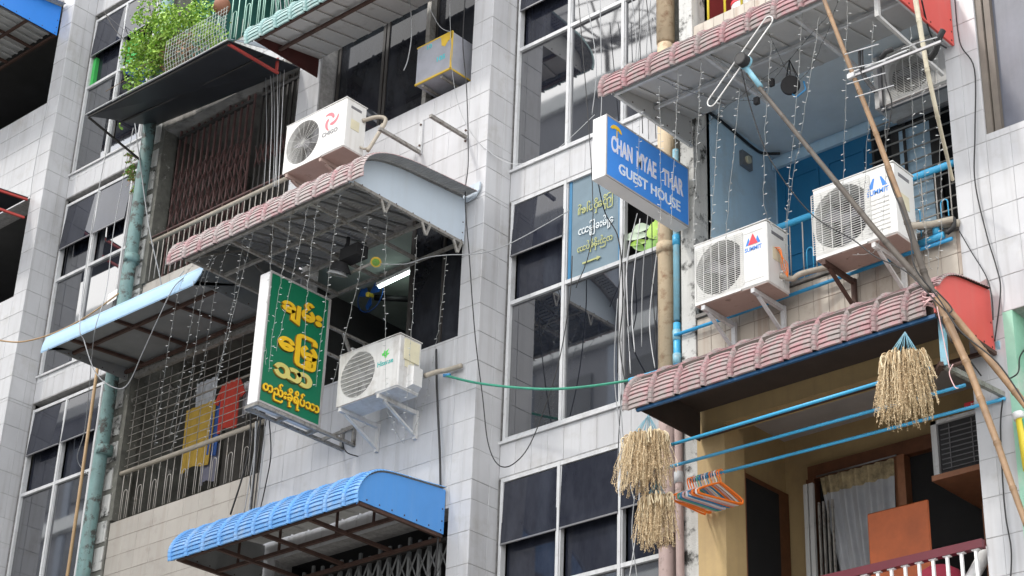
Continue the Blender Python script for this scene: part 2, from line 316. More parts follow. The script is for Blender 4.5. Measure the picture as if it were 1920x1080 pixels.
def tiled(part, x0, x1, z0, z1, xj, zj=ZJ, me=None, y=0., side=None, name='tile', gap=(.0018, .0042)):
    """tile one face of a wall part; side: x of a face that looks along +X (x0,x1 are then y)"""
    me = me or ME_T
    xs = cuts(x0, x1, xj); zs = cuts(z0, z1, zj)
    for i in range(len(xs)-1):
        for k in range(len(zs)-1):
            w_ = xs[i+1]-xs[i]-gap[0]; h_ = zs[k+1]-zs[k]-gap[1]; cx = (xs[i]+xs[i+1])/2; cz = (zs[k]+zs[k+1])/2
            if w_ < .01 or h_ < .015: continue
            jx = rnd.gauss(0, .0018); ry = rnd.gauss(0, .0025)
            if side is None: c = Vector((cx, y + jx*.4, cz)); rot = (rnd.gauss(0, .002), 0, ry)
            else: c = Vector((side - jx*.4, cx, cz)); rot = (0, rnd.gauss(0, .002), pi/2 + ry)
            q = proj(c); vis = -15 < q[0] < 1935 and -15 < q[1] < 1095
            TILES.append(((w_*h_/q[2]**2) if vis else -1, part, name, me, c, (w_, 1, h_), rot))
def frange(a, b, s):
    o = []; 
    while a < b: o.append(a); a += s
    return o
core = mt['grout']; bcore = mt['bgrout']
def wallpart(x0, x1, z0, z1, name='wall', mat=core, y0=.004, y1=.25): return MB().box(x0, x1, y0, y1, z0, z1).build(name, mat, B)
# left bay wall and pillar
XJ = frange(-24.02, -20.1, .3) + [-20.02]
p = wallpart(-24, -20.02, 14.35, 15.87); tiled(p, -24, -20.02, 14.35, 15.87, frange(-23.9, -20.1, .3))
p = wallpart(-24, -20.02, 9.0, 12.86); tiled(p, -21.5, -20.02, 9.0, 12.86, frange(-23.9, -20.1, .3))
p = wallpart(-20.02, -19.744, 6, 18.2, 'pillar', y1=.42); tiled(p, -20.02, -19.74, 6, 18.1, []); tiled(p, .002, .37, 6, 18.1, [.23], side=-19.74)
p = wallpart(-24, -20.02, 17.6, 18.2)
# pillar beside the guest house windows
p = wallpart(-11.83, -11.554, 6, 15.8, 'pillar', y1=.42); tiled(p, -11.83, -11.55, 6.3, 15.3, [-11.68]); tiled(p, .002, .37, 6.3, 15.3, [.24], side=-11.55)
# guest house front
GX = frange(-14.27 + .2, -11.85, .245)
p = wallpart(-14.27, -11.832, 11.45, 12.79); tiled(p, -14.27, -11.83, 11.45, 12.79, GX)
p = wallpart(-14.27, -11.832, 8.02, 9.81); tiled(p, -14.27, -11.83, 8.02, 9.81, GX)
p = wallpart(-14.27, -11.832, 14.5, 15.4)
p = wallpart(-14.64, -14.272, 7.0, 15.4, 'pilaster'); tiled(p, -14.64, -14.27, 7.0, 15.4, [-14.45])
# right hand wall
p = wallpart(-6.35, -6.052, 5.4, 11.9, 'pillar'); tiled(p, -6.35, -6.05, 5.4, 11.8, [-6.21])
p = wallpart(-6.05, -4.2, 8.26, 9.85); tiled(p, -6.05, -4.2, 8.26, 9.85, frange(-6.05+.21, -4.2, .21)[0:] )
p = wallpart(-6.05, -4.2, 11.5, 12.2)
# spandrels of the two stair windows
for (xa, xb) in ((-19.74, -17.56), (-11.55, -9.30)):
    for k in range(-1, 4):
        z1 = 8.73 + 3.02*k; z0 = z1 - .38
        if (xa < -15 and k < 0) or (xa > -15 and k > 2): continue
        p = wallpart(xa, xb, z0, z1, 'spandrel', y0=.374, y1=.6); tiled(p, xa, xb, z0 + .012, z1 - .03, frange(xa+.2, xb, .2), [], y=.37, gap=(.004, .0))
        MB().box(xa, xb, .345, .372, z1-.028, z1).build('sill', mt['alum'], p)
# wall strips behind the pipes
p = wallpart(-17.62, -17.2, 6, 18.2, 'pilaster', mt['moss'], y0=.0)
for z in frange(6.2, 14.3, .33):
    a = rnd.uniform(.0, .04); MB().box(-17.40 + a, -17.235 + rnd.uniform(-.02, .02), -.012, 0.004, z + rnd.uniform(0, .04), z + .29 + rnd.uniform(-.04, .02)).build('render_patch', mt['plaster'], p)
wallpart(-9.09, -8.94, 5, 15, 'pilaster', mt['plaster'], y0=.0); wallpart(-9.36, -9.09, 5, 15, 'pilaster', mt['moss'], y0=.3)
# beige parapets of the left balconies
LXJ = frange(-17.2+.26, -14.7, .26)
for (za, zb) in ((7.0, 9.08), (11.38, 12.12), (14.42, 15.13)):
    p = MB().box(-17.2, -14.642, .024, .2, za, zb).build('parapet', bcore if zb < 15 else core, B)
    tiled(p, -17.2, -14.645, za, zb, LXJ, frange(za + (zb-za) % .21, zb, .21), ME_G if zb < 15 else ME_T, y=.02, name='parapet_tile', gap=(.002, .003))
MB().box(-17.2, -14.645, .0, .2, 14.28, 14.418).build('beam', mt['conc'], B)
# right balcony parapets
RXJ = frange(-8.94+.118, -6.36, .118)
for (za, zb) in ((8.45, 9.10), (11.35, 12.20)):
    p = MB().box(-8.94, -6.352, .024, .2, za, zb).build('parapet', bcore, B)
    tiled(p, -8.94, -6.355, za, zb, RXJ if zb > 10 else frange(-8.94+.15, -6.36, .15), frange(zb - .2*4, zb, .2), ME_B, y=.02, name='parapet_tile', gap=(.004, .005))
MB().box(-8.94, -6.352, -.005, .2, 9.105, 9.135).build('coping', mt['conc'], p)
# individual tiles: the largest on screen, the rest joined wall by wall
TILES.sort(key=lambda t: -t[0])
for nm in ('tile', 'parapet_tile'):
    T = [t for t in TILES if t[2] == nm]; lim = 300
    for t in T[:lim]:
        if t[0] > 0: piece(nm, t[3], t[1], t[4], t[5], t[6])
    rest = {}
    for t in T[lim:] + [t for t in T[:lim] if t[0] <= 0]: rest.setdefault((t[1].name, t[3].name), []).append(t)
    for key, L_ in rest.items():
        m = MB()
        for t in L_:
            mat = Matrix.Translation(t[4]) @ Euler(t[6]).to_matrix().to_4x4() @ Matrix.Diagonal((*t[5], 1))
            m.add([mat @ v.co for v in t[3].vertices], [tuple(q.vertices) for q in t[3].polygons])
        o = m.build(nm, t[3].materials[0], L_[0][1]); o['kind'] = 'stuff'
# ------------------------------------------------ rooms behind the openings
def room(x0, x1, y0, y1, z0, z1, left, back, ceil, right=None, floor=None, nm='room'):
    t = .04
    MB().box(x0-t, x0, y0, y1, z0, z1).build(nm+'_wall', left, B); MB().box(x1, x1+t, y0, y1, z0, z1).build(nm+'_wall', right or left, B)
    MB().box(x0-t, x1+t, y1, y1+t, z0-t, z1+t).build(nm+'_wall', back, B)
    MB().box(x0-t, x1+t, y0, y1-.002, z1, z1+t).build(nm+'_ceiling', ceil, B); MB().box(x0-t, x1+t, y0, y1-.002, z0-t, z0).build(nm+'_floor', floor or left, B)
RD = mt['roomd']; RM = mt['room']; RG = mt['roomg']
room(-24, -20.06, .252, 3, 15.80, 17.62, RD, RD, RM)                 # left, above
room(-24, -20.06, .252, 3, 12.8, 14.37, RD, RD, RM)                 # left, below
room(-17.2, -14.68, .205, 1.5, 12.05, 14.30, mt['moss'], RG, RG, RG, nm='balcony')
room(-17.2, -14.68, .205, 1.5, 9.0, 11.40, mt['moss'], RG, RG, RG, nm='balcony')
MB().box(-17.2, -17.14, -.01, .2, 9.1, 11.4).build('jamb', mt['moss'], B); MB().box(-17.2, -17.14, -.01, .2, 12.12, 14.3).build('jamb', mt['moss'], B)
room(-17.2, -14.68, .205, 1.5, 15.0, 17.5, mt['teal'], mt['teal'], mt['teal'], nm='balcony')
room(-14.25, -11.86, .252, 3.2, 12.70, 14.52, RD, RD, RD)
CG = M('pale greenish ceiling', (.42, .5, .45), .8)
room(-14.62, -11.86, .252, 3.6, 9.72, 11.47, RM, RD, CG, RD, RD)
xs_ = at(779, 500, y=.15).x
f_ = MB().box(xs_-.05, xs_, .12, .17, 9.83, 11.46).box(-11.885, -11.84, .12, .17, 9.83, 11.46).box(xs_+.42, xs_+.45, .12, .17, 9.83, 11.46).build('window', mt['bard'], B); MB().box(xs_, -11.885, .14, .15, 9.83, 11.46).build('pane', mt['glassb'], f_)
room(-14.25, -11.86, .252, 1.2, 5.5, 8.03, RD, RD, RD)
for (xa, xb) in ((-14.2, -13.42), (-13.40, -12.64), (-12.62, -11.88)):
    f_ = MB().box(xa, xa+.04, .20, .24, 12.81, 14.5).box(xb-.04, xb, .20, .24, 12.81, 14.5).build('window', mt['bard'], B); MB().box(xa+.04, xb-.04, .215, .225, 12.82, 14.48).build('pane', mt['glassb'], f_)
MB().box(-12.66, -12.60, .10, .19, 12.81, 14.5).build('mullion', mt['steel'], B)
BW = mt['bluew']
room(-8.94, -6.36, .205, 1.3, 9.0, 11.36, BW, BW, M('pale blue white ceiling', (.62, .69, .73), .8, var=.06), BW, mt['ceilw'], nm='balcony')
YW = mt['yellow']
room(-8.94, -6.36, .205, 1.3, 5.4, 8.38, YW, YW, mt['ceilg'], mt['ceilg'], RG, nm='balcony')
MB().box(-8.94, -6.352, .002, .205, 8.05, 8.45).build('beam', YW, B)
MB().box(-8.94, -8.66, .0, .28, 5.4, 8.05).build('column', YW, B)
room(-8.94, -6.36, .205, 1.5, 12.12, 14.3, mt['redw'], RD, RD, RD, nm='balcony')
room(-5.97, -4.2, .25, .9, 5.5, 8.24, mt['mint'], mt['mint'], mt['mint'])
MB().box(-6.05, -5.97, .0, .25, 5.4, 8.26).build('jamb', mt['mint'], B)
MB().box(-6.05, -4.2, .1, .16, 9.852, 11.5).build('window', mt['matteg'], B)
o = MB()
for (a, b) in ((-6.05, -5.995), (-5.985, -5.93)): o.box(a, b, .03 if a < -6 else .05, .12, 9.85, 11.5)
o.build('window_frame', mt['brownf'], B)
# closed shell behind everything
sh = MB().box(-30, -30.2, .5, 9, 0, 20).box(0, .2, .5, 9, 0, 20).box(-30, .2, 9, 9.2, 0, 20).box(-30, .2, .3, 9, 18.2, 18.5)
sh.box(-30, -24, 0, .3, 0, 18.4).box(-4.2, .2, 0, .3, 0, 18.4)
sh.build('outer_wall', mt['conc'], B)
m = MB()
for (xa, xb) in ((-24, -20.05), (-17.2, -11.9), (-8.94, -6.36)): m.box(xa, xb, .02, .3, .12, 5.4)
m.build('lower_wall', mt['conc'], B)

# ------------------------------------------------ stair windows (frame > pane, sash)
FR = mt['alum']
def stair_window(x0, z0, cells):
    y = .40; W3 = 2.16; H = 2.64
    f = MB(); t = .035
    for i in range(4):
        x = x0 + .72*i; f.box(x-t/2 + (t/2 if i == 0 else 0), x+t/2 + (t/2 if i == 0 else 0), y-.035, y+.03, z0, z0+H)
        f.box(x+t*.5, x+t*.5+.012, y-.02, y+.03, z0, z0+H-.002)
    f.box(x0, x0+W3, y-.032, y+.028, z0-.0, z0+.035); f.box(x0, x0+W3, y-.032, y+.028, z0+H-.04, z0+H); f.box(x0, x0+W3, y-.030, y+.026, z0+1.46, z0+1.50)
    F = f.build('window', FR, B)
    for i in range(3):
        xa = x0+.72*i+.03; xb = xa+.68
        MB().box(xa, xb, y+.002, y+.01, z0+.03, z0+1.465).build('pane', mt['glass'], F)
        c = cells[i]
        if c == 'pane': MB().box(xa, xb, y+.002, y+.01, z0+1.495, z0+H-.035).build('pane', mt['glass'], F)
        elif c in 'sash shut low':
            zb = z0 + {'sash': 2.0, 'shut': 1.98, 'low': 1.93}[c]; out = {'sash': .012, 'shut': .003, 'low': .02}[c]
            s = MB().hexa([(xa,y-.04-out,zb),(xb,y-.04-out,zb),(xb,y-.032-out,zb),(xa,y-.032-out,zb),(xa,y-.02,z0+H-.05),(xb,y-.02,z0+H-.05),(xb,y-.012,z0+H-.05),(xa,y-.012,z0+H-.05)])
            S = s.build('sash', mt['glassd'], F)
            MB().box(xa, xb, y-.046-out, y-.03-out, zb-.012, zb+.004).build('sash_rail', mt['alug'], F)
            MB().box(xa, xb, y+.06, y+.07, z0+1.495, z0+H-.035).build('pane', mt['glassd'] if c != 'low' else mt['glass'], F)
    return F
WA = {0: ('sash', 'sash', 'shut'), 1: ('sash', 'banner', 'open'), 2: ('sash', 'pane', 'pane'), -1: ('low', 'low', 'low'), 3: ('sash', 'pane', 'pane')}
for k in (-1, 0, 1, 2):
    stair_window(-11.55+.03, 8.73+3.02*k-.0, [('shut','shut','sash'),('sash','banner','open'),('shut','pane','pane'),('sash','pane','pane')][k+1])
for k in (-1, 0, 1, 2, 3):
    stair_window(-19.74+.04, 8.63+3.02*k, [('sash','sash','pane'),('sash','sash','pane'),('low','low','pane'),('sash','sash','pane'),('pane','pane','pane')][k+1])
# dark stair space behind the glass
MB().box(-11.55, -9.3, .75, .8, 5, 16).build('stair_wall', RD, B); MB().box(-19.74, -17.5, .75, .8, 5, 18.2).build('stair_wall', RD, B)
MB().box(-19.69, -19.60, .405, .74, 16.2, 16.66).build('stair_jamb', mt['greenp'], B)
MB().box(-18.92, -18.70, .44, .46, 16.2, 16.62).build('stair_jamb', mt['greenp'], B)

# ------------------------------------------------ flat lettering helper
def text_mb(body, size=1, bold=.0, depth=.004):
    c = bpy.data.curves.new('t', 'FONT'); c.body = body; c.size = size; c.offset = bold; c.extrude = depth/2; c.resolution_u = 3
    o = bpy.data.objects.new('t', c); col.objects.link(o); dg = bpy.context.evaluated_depsgraph_get(); me = bpy.data.meshes.new_from_object(o.evaluated_get(dg))
    vs = [v.co.copy() for v in me.vertices]; fs = [tuple(p.vertices) for p in me.polygons]
    bpy.data.objects.remove(o); bpy.data.curves.remove(c); bpy.data.meshes.remove(me); return vs, fs
def letters(mb, body, org, ex, ey, width, height, bold=0, depth=.006, mi=0, mirror=False, skew=0, fitbox=True):
    """lettering fitted to width x height with its lower left corner at org; ex, ey unit directions"""
    vs, fs = text_mb(body, 1, bold, 1)
    x0 = min(v.x for v in vs); x1 = max(v.x for v in vs); y0 = min(v.y for v in vs); y1 = max(v.y for v in vs)
    ex = Vector(ex); ey = Vector(ey); n = ex.cross(ey); out = []
    for v in vs:
        a = (v.x-x0)/(x1-x0); 
        if mirror: a = 1-a
        b = (v.y-y0)/(y1-y0); out.append(Vector(org) + ex*(a*width + skew*b) + ey*b*height + n*(v.z+.5)*depth)
    mb.add(out, fs, mi); return mb

# banner on the inside of the second pane, mirrored as seen from the street
s = thing('window_notice', (-10.42, .40, 10.25), 'blue grey window notice with mirror image yellow and white Burmese writing and an arrow', 'window notice')
bx0 = -10.76; bx1 = -10.08; bz0 = 13.23-3.0; bz1 = 11.36
MB().box(bx0, bx1, .395, .402, bz0, bz1).build('film', mt['banner'], s)
MB().box(bx0, bx0+.035, .388, .394, bz0, bz1).build('film_edge', mt['bannerb'], s); MB().box(bx1-.05, bx1, .388, .394, bz0, bz1).build('film_edge', mt['bannerb'], s)
m = MB(); letters(m, 'ချမ်းေြမ့သာ', (bx0+.13, .386, 10.63), (1,0,0), (0,0,1), .44, .17, .012, .004, 0, True, skew=0); m.build('lettering', mt['filmw'], s)
m = MB(); letters(m, 'တည်းခိုရိပ်သာ', (bx0+.12, .386, 10.45), (1,0,0), (0,0,1), .44, .14, .01, .004, 0, True); m.build('lettering', mt['filmy'], s)
m = MB(); letters(m, 'ြကိုဆိုပါ၏', (bx0+.12, .386, 10.86), (1,0,0), (0,0,1), .44, .17, .008, .004, 0, True); m.build('lettering', mt['filmy'], s); m = MB()
m.box(bx0+.19, bx0+.37, .380, .386, 10.345, 10.362).prism([(bx0+.37,.38,10.33),(bx0+.42,.38,10.353),(bx0+.37,.38,10.378)], (0,.006,0)); m.build('arrow', mt['filmy'], s)

# ============================================================ awnings
def barrel(root, prof, x0, x1, mats, period=.245, step=.04, rib=.02, phase=0., name='roof_sheet'):
    """pressed tile-effect roof sheet: profile in (y, z) swept along x with ribs and steps"""
    P = spline([(0, y, z) for (y, z) in prof], 8); L = [0]
    for i in range(1, len(P)): L.append(L[-1] + (P[i]-P[i-1]).length)
    T = L[-1]; nv = int(T/step)*4
    def pt(s_):
        i = 1
        while i < len(L)-1 and L[i] < s_: i += 1
        t = (s_-L[i-1])/max(L[i]-L[i-1], 1e-6); p = P[i-1].lerp(P[i], min(max(t, 0), 1)); d = (P[i]-P[i-1]).normalized(); return p, Vector((0, -d.z, d.y))
    us = []; x = x0; fr = [0, .03, .09, .15, .18, .26, .4, .55, .7, .85, .95]
    k = 0
    while True:
        for f in fr:
            xx = x0 + (k+f-phase)*period
            if x0 - 1e-6 <= xx <= x1: us.append((xx, f))
        k += 1
        if x0 + (k-phase)*period > x1: break
    us.append((x1, .0))
    def h(f):
        a = 0
        if f < .2: a = sin(pi*min(f/.18, 1))**.7 * rib*1.35
        b = sin(pi*((f-.14) % 1.0)) * rib*.38
        return a + b
    V = []; W_ = []; nu = len(us)
    fr4 = [0, .06, .55, .76]
    for j in range(nv+1):
        s_ = min(T, (j//4)*step + fr4[j % 4]*step); p, n = pt(s_); q = j % 4
        for (x, f) in us:
            st = (.0 if q == 0 else .016 - .006*fr4[q]) if not (f < .2) else .004*(1 if q in (1, 2) else 0)
            o = h(f) + st + .008*mn.noise(Vector((x*1.7, s_*3, x0))); V.append((x, p.y + n.y*o, p.z + n.z*o)); o -= .006; W_.append((x, p.y + n.y*o, p.z + n.z*o))
    m = MB(); F = []; G = []
    for j in range(nv):
        for i in range(nu-1): a = j*nu+i; F.append((a, a+1, a+nu+1, a+nu)); G.append((a, a+nu, a+nu+1, a+1))
    m.add(V, F, 0); m.add(W_, G, 1); n0 = 0; n1 = len(V)
    for i in range(nu-1): m.f.append([i, n1+i, n1+i+1, i+1]); m.m.append(0); m.s.append(False)
    for j in range(nv): 
        a = j*nu; m.f.append([a, a+nu, n1+a+nu, n1+a]); m.m.append(0); m.s.append(False)
        a += nu-1; m.f.append([a, n1+a, n1+a+nu, a+nu]); m.m.append(0); m.s.append(False)
    return m.build(name, mats, root)
def endpanel(root, prof, x, zb, mat, t=.012, drop=.012, yw=-.02, name='end_panel', zw=None):
    P = spline([(0, y, z) for (y, z) in prof], 6); pts = [(x, p.y, p.z - drop) for p in P if p.y <= yw]
    pts = [(x, pts[0][1], zb)] + pts + [(x, yw, pts[-1][2]), (x, yw, zw or zb)]
    o = MB().prism(pts, (t, 0, 0)).build(name, mat, root); m = MB()
    for i in range(7):
        yy = lerp(prof[0][0]*.9, -.06, i/6); m.disc((x+t, yy, zb+.03), (1, 0, 0), .008, .004, 6)
    for zz in (.12, .24): m.disc((x+t, -.05, zb+zz), (1, 0, 0), .008, .004, 6)
    f = m.build('fixings', mt['rust'], root); f['kind'] = 'stuff'; return o
def bars(root, segs, mat, w=.03, name='frame_bar'):
    for (p, q) in segs: MB().beam(p, q, w).build(name, mat, root)
BR = mt['rust']; ST = mt['steel']
# guest house awning: faded pink sheet
a = thing('awning', (-13.0, 0, 10.8), 'long faded pink ribbed awning with pale blue end panel below the middle air conditioner', 'awning')
pA = [(-1.60, 10.80), (-1.60, 10.92), (-1.54, 11.04), (-1.40, 11.14), (-1.19, 11.22), (-.9, 11.27), (-.5, 11.30), (-.02, 11.34)]
barrel(a, pA, -14.50, -11.60, [mt['pinkr2'], mt['zinc']], rib=.022)
endpanel(a, pA, -11.80, 10.81, mt['paleblue']); endpanel(a, pA, -14.26, 10.81, mt['zincd'])
bars(a, [((-14.25,-1.56,10.80), (-11.79,-1.56,10.80)), ((-14.25,-1.06,10.83), (-11.80,-1.06,10.83)), ((-14.25,-.55,10.83), (-11.80,-.55,10.83)), ((-14.25,-.03,10.83), (-11.79,-.03,10.83))] +
     [((x,-1.55,10.82), (x,-.03,10.82)) for x in (-14.24, -13.6, -13.0, -12.4, -11.80)], ST, .032)
bars(a, [((-14.2,-1.5,10.84), (-14.2,-.9,11.18)), ((-14.2,-.9,11.18), (-14.2,-.1,10.84)), ((-13.0,-1.5,10.84), (-13.0,-.9,11.18)), ((-13.6,-1.0,10.84), (-13.6,-1.0,11.2))], ST, .022)
m = MB(); m.v = []
for i in range(24): pass
for x in frange(-14.2, -11.85, .2): MB().beam((x, -1.45, 11.0), (x, -.05, 11.29), .012, .02).build('sheet_rib', mt['zincd'], a)
for (y) in (-1.18, -.62, -.17): 
    bars(a, [((-11.79, y, 10.80), (-11.775, y+.045, 10.67)), ((-11.775, y+.1, 10.80), (-11.775, y+.05, 10.67))], ST, .022, 'hanger_strap')
m = MB(); P = []
for i in range(9): t = i/8; P.append((-11.80 + .26*t*1.3, -.03 - .02*sin(pi*t), 11.39 - .0*t + .05*sin(pi*t) + (.10*t*t)))
# curved spare flashing against the wall
prof = [(-12.15, 11.46), (-12.0, 11.36), (-11.86, 11.30), (-11.74, 11.285), (-11.65, 11.31), (-11.60, 11.37), (-11.59, 11.46)]
f_ = MB(); n_ = len(prof); f_.prism([(x, -.035, z) for x, z in prof], (0, .02, 0)); f_.build('wall_flashing', mt['paleblue'], a)

# lower sky blue awning
a = thing('awning', (-13.1, 0, 7.77), 'sky blue ribbed awning with bright blue end panel over the folding metal shutter', 'awning')
pB = [(-1.13, 7.73), (-1.14, 7.84), (-1.09, 7.95), (-1.0, 8.045), (-.87, 8.115), (-.7, 8.15), (-.4, 8.18), (-.02, 8.215)]
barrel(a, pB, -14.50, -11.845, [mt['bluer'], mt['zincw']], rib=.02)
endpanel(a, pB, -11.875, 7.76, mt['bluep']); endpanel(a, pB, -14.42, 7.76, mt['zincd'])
bars(a, [((-14.4,-1.10,7.74), (-11.88,-1.10,7.74)), ((-14.4,-.60,7.76), (-11.88,-.60,7.76)), ((-14.4,-.03,7.72), (-11.9,-.03,7.72))] + [((x,-1.09,7.745), (x,-.03,7.745)) for x in (-14.4, -13.85, -13.2, -12.55, -11.89)], BR, .034)
bars(a, [((x, -.6, 7.77), (x, -.6, 8.13)) for x in (-14.1, -13.5, -12.7, -12.2)], BR, .02)
MB().box(-14.3, -11.9, -.62, -.60, 7.77, 7.99).build('cross_board', mt['zincd'], a) if False else None
# right lower pink awning
a = thing('awning', (-7.7, 0, 8.1), 'dusty pink ribbed awning with coral red end panel above the ochre balcony', 'awning')
pC = [(-.88, 7.93), (-.88, 8.04), (-.84, 8.15), (-.76, 8.245), (-.66, 8.31), (-.5, 8.365), (-.25, 8.41), (-.02, 8.45)]
pC = [(y*.72 if 0 else y+.0, z) for y, z in pC]
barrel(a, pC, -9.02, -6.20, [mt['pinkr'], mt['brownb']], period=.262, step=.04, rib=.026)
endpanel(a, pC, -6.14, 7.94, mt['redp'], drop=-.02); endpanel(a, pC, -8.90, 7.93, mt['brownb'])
barrel(a, [(y-.005, z+.02) for y, z in pC[2:]], -6.235, -6.10, [mt['pinkr'], mt['brownb']], period=.3, step=.04, rib=.012, name='edge_trim')
bars(a, [((-8.9,-.86,7.92), (-6.14,-.86,7.92))], mt['navy'], .026); bars(a, [((-8.9,-.03,7.96), (-6.14,-.03,7.96)), ((-6.13,-.86,7.93), (-6.13,-.02,7.93))], BR, .03)
MB().box(-8.88, -6.16, -.83, -.80, 7.94, 8.22).build('front_board', mt['brownb'], a); MB().box(-8.88, -6.16, -.80, -.03, 8.19, 8.215).build('soffit', mt['brownb'], a)
MB().prism([(-6.42,-.03,8.50),(-6.14,-.03,8.57),(-6.145,-.03,8.48),(-6.18,-.03,8.45),(-6.26,-.03,8.445),(-6.38,-.03,8.46)], (0,.02,0)).build('wall_flashing', mt['pinkr'], a)
# right upper pink awning
a = thing('awning', (-7.6, 0, 10.85), 'dusty pink ribbed awning with white underside high above the pale blue balcony', 'awning')
pD = [(-1.17, 10.84), (-1.18, 10.94), (-1.14, 11.04), (-1.06, 11.11), (-.95, 11.16), (-.7, 11.20), (-.35, 11.25), (-.02, 11.30)]
barrel(a, pD, -9.08, -6.22, [mt['pinkr'], mt['zincw']], period=.262, step=.04, rib=.026)
endpanel(a, pD, -8.95, 10.86, mt['zincw']); endpanel(a, pD, -6.26, 10.78, mt['redp'], t=.02, drop=-.0)
MB().hexa([(-8.93,-1.12,10.93),(-6.27,-1.12,10.93),(-6.27,-.02,11.14),(-8.93,-.02,11.14),(-8.93,-1.12,10.94),(-6.27,-1.12,10.94),(-6.27,-.02,11.15),(-8.93,-.02,11.15)]).build('soffit', mt['zincw'], a)
for x in frange(-8.85, -6.3, .262): MB().hexa([(x,-1.11,10.918),(x+.05,-1.11,10.918),(x+.05,-.03,11.126),(x,-.03,11.126),(x+.01,-1.11,10.931),(x+.04,-1.11,10.931),(x+.04,-.03,11.139),(x+.01,-.03,11.139)]).build('soffit_rib', mt['zincw'], a)
bars(a, [((-8.93,-1.13,10.85), (-6.26,-1.13,10.85)), ((-8.93,-.58,10.98), (-6.26,-.58,10.98)), ((-8.94,-1.13,10.85), (-8.94,-.02,10.85)), ((-8.0,-1.10,10.87), (-8.0,-.03,10.87)), ((-7.1,-1.10,10.87), (-7.1,-.03,10.87)), ((-6.27,-1.13,10.8), (-6.27,-.02,10.8))], mt['alum'], .028)
# top green awning
a = thing('awning', (-13.0, 0, 13.9), 'pale teal ribbed awning with dark red end board at the top edge', 'awning')
pE = [(-1.0, 13.84), (-1.02, 13.95), (-.98, 14.05), (-.88, 14.12), (-.72, 14.17), (-.4, 14.2), (-.02, 14.24)]
barrel(a, pE, -14.42, -11.7, [mt['tealr'], mt['zincw']], rib=.024)
endpanel(a, pE, -14.30, 13.86, mt['darkred']); endpanel(a, pE, -11.86, 13.86, mt['zincw'])
MB().hexa([(-14.28,-.95,13.93),(-11.87,-.95,13.93),(-11.87,-.02,14.11),(-14.28,-.02,14.11),(-14.28,-.95,13.94),(-11.87,-.95,13.94),(-11.87,-.02,14.12),(-14.28,-.02,14.12)]).build('soffit', mt['zincw'], a)
for x in frange(-14.2, -11.95, .245): MB().hexa([(x,-.94,13.91),(x+.06,-.94,13.91),(x+.06,-.03,14.09),(x,-.03,14.09),(x+.01,-.94,13.931),(x+.05,-.94,13.931),(x+.05,-.03,14.111),(x+.01,-.03,14.111)]).build('soffit_rib', mt['zincw'], a)
bars(a, [((-14.28,-.97,13.86), (-11.87,-.97,13.86)), ((-14.28,-.62,13.92), (-11.87,-.62,13.92))], mt['rust'], .035)
# black sheet awning
a = thing('awning', (-15.9, 0, 14.1), 'flat black sheet awning with red side strut below the leafy balcony', 'awning')
def sheet(c, t=.01): 
    c = [Vector(p) for p in c]; return c + [p + Vector((0, 0, t)) for p in c]
MB().hexa(sheet([(-17.34,-1.04,14.06),(-14.62,-1.09,13.94),(-14.62,-.04,14.13),(-17.34,-.04,14.40)])).build('sheet', mt['blacksheet'], a)
MB().tube(spline([(-17.34,-1.05,14.072),(-16.5,-1.06,14.045),(-15.6,-1.07,14.0),(-14.62,-1.10,13.952)]), .008).build('sheet_edge', mt['alum'], a)
MB().hexa([(-14.61,-1.09,13.96),(-14.60,-1.09,13.96),(-14.60,-.5,14.12),(-14.61,-.5,14.12),(-14.61,-1.05,13.965),(-14.60,-1.05,13.965),(-14.60,-.5,14.22),(-14.61,-.5,14.22)]).build('side_sheet', mt['paleblue'], a)
bars(a, [((-17.32,-.55,14.20), (-14.64,-.56,14.02)), ((-17.32,-1.02,14.045), (-14.64,-1.05,13.93))], mt['bard'], .022)
bars(a, [((-14.66,-1.06,13.93), (-14.66,-.30,13.93)), ((-14.66,-.33,13.94), (-14.66,-.33,14.12))], mt['red'], .028, 'strut')
bars(a, [((-17.32,-1.02,14.04), (-17.32,-.02,13.78)), ((-17.32,-.62,13.94), (-17.32,-.62,14.18))], mt['bard'], .022, 'strut')
# grey blue box awning
a = thing('awning', (-15.9, 0, 10.9), 'shallow awning with light blue curved fascia and dark underside over the barred balcony', 'awning')
pF = [(-1.13, 10.835), (-1.12, 10.93), (-1.09, 11.01), (-1.02, 11.07), (-.5, 11.14), (-.02, 11.2)]
P = spline([(0, y, z) for y, z in pF], 6); m = MB(); n = len(P)
xe = lambda x, i: x
V = [(-17.36, p.y, p.z) for p in P] + [(-14.56 - .10*max(0, 1-i/6), p.y, p.z) for i, p in enumerate(P)]; V2 = [(x, y+.004, z-.012) for x, y, z in V]
m.add(V, [(i, i+1, n+i+1, n+i)[::-1] for i in range(n-1)], 0, True); m.add(V2, [(i, i+1, n+i+1, n+i) for i in range(n-1)], 0, True); m.build('fascia_sheet', mt['fascia'], a)
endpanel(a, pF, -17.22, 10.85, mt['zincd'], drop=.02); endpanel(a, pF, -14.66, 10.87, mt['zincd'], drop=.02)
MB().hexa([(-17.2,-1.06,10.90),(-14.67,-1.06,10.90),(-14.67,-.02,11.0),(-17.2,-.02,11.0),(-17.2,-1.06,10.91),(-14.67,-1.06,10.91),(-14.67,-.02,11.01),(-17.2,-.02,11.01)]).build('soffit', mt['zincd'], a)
bars(a, [((-17.2,-.80,10.90), (-14.67,-.80,10.90)), ((-17.2,-.06,10.93), (-14.67,-.06,10.93))] + [((x,-1.05,10.885), (x,-.04,10.965)) for x in (-16.9, -16.1, -15.3)], mt['rust'], .035)
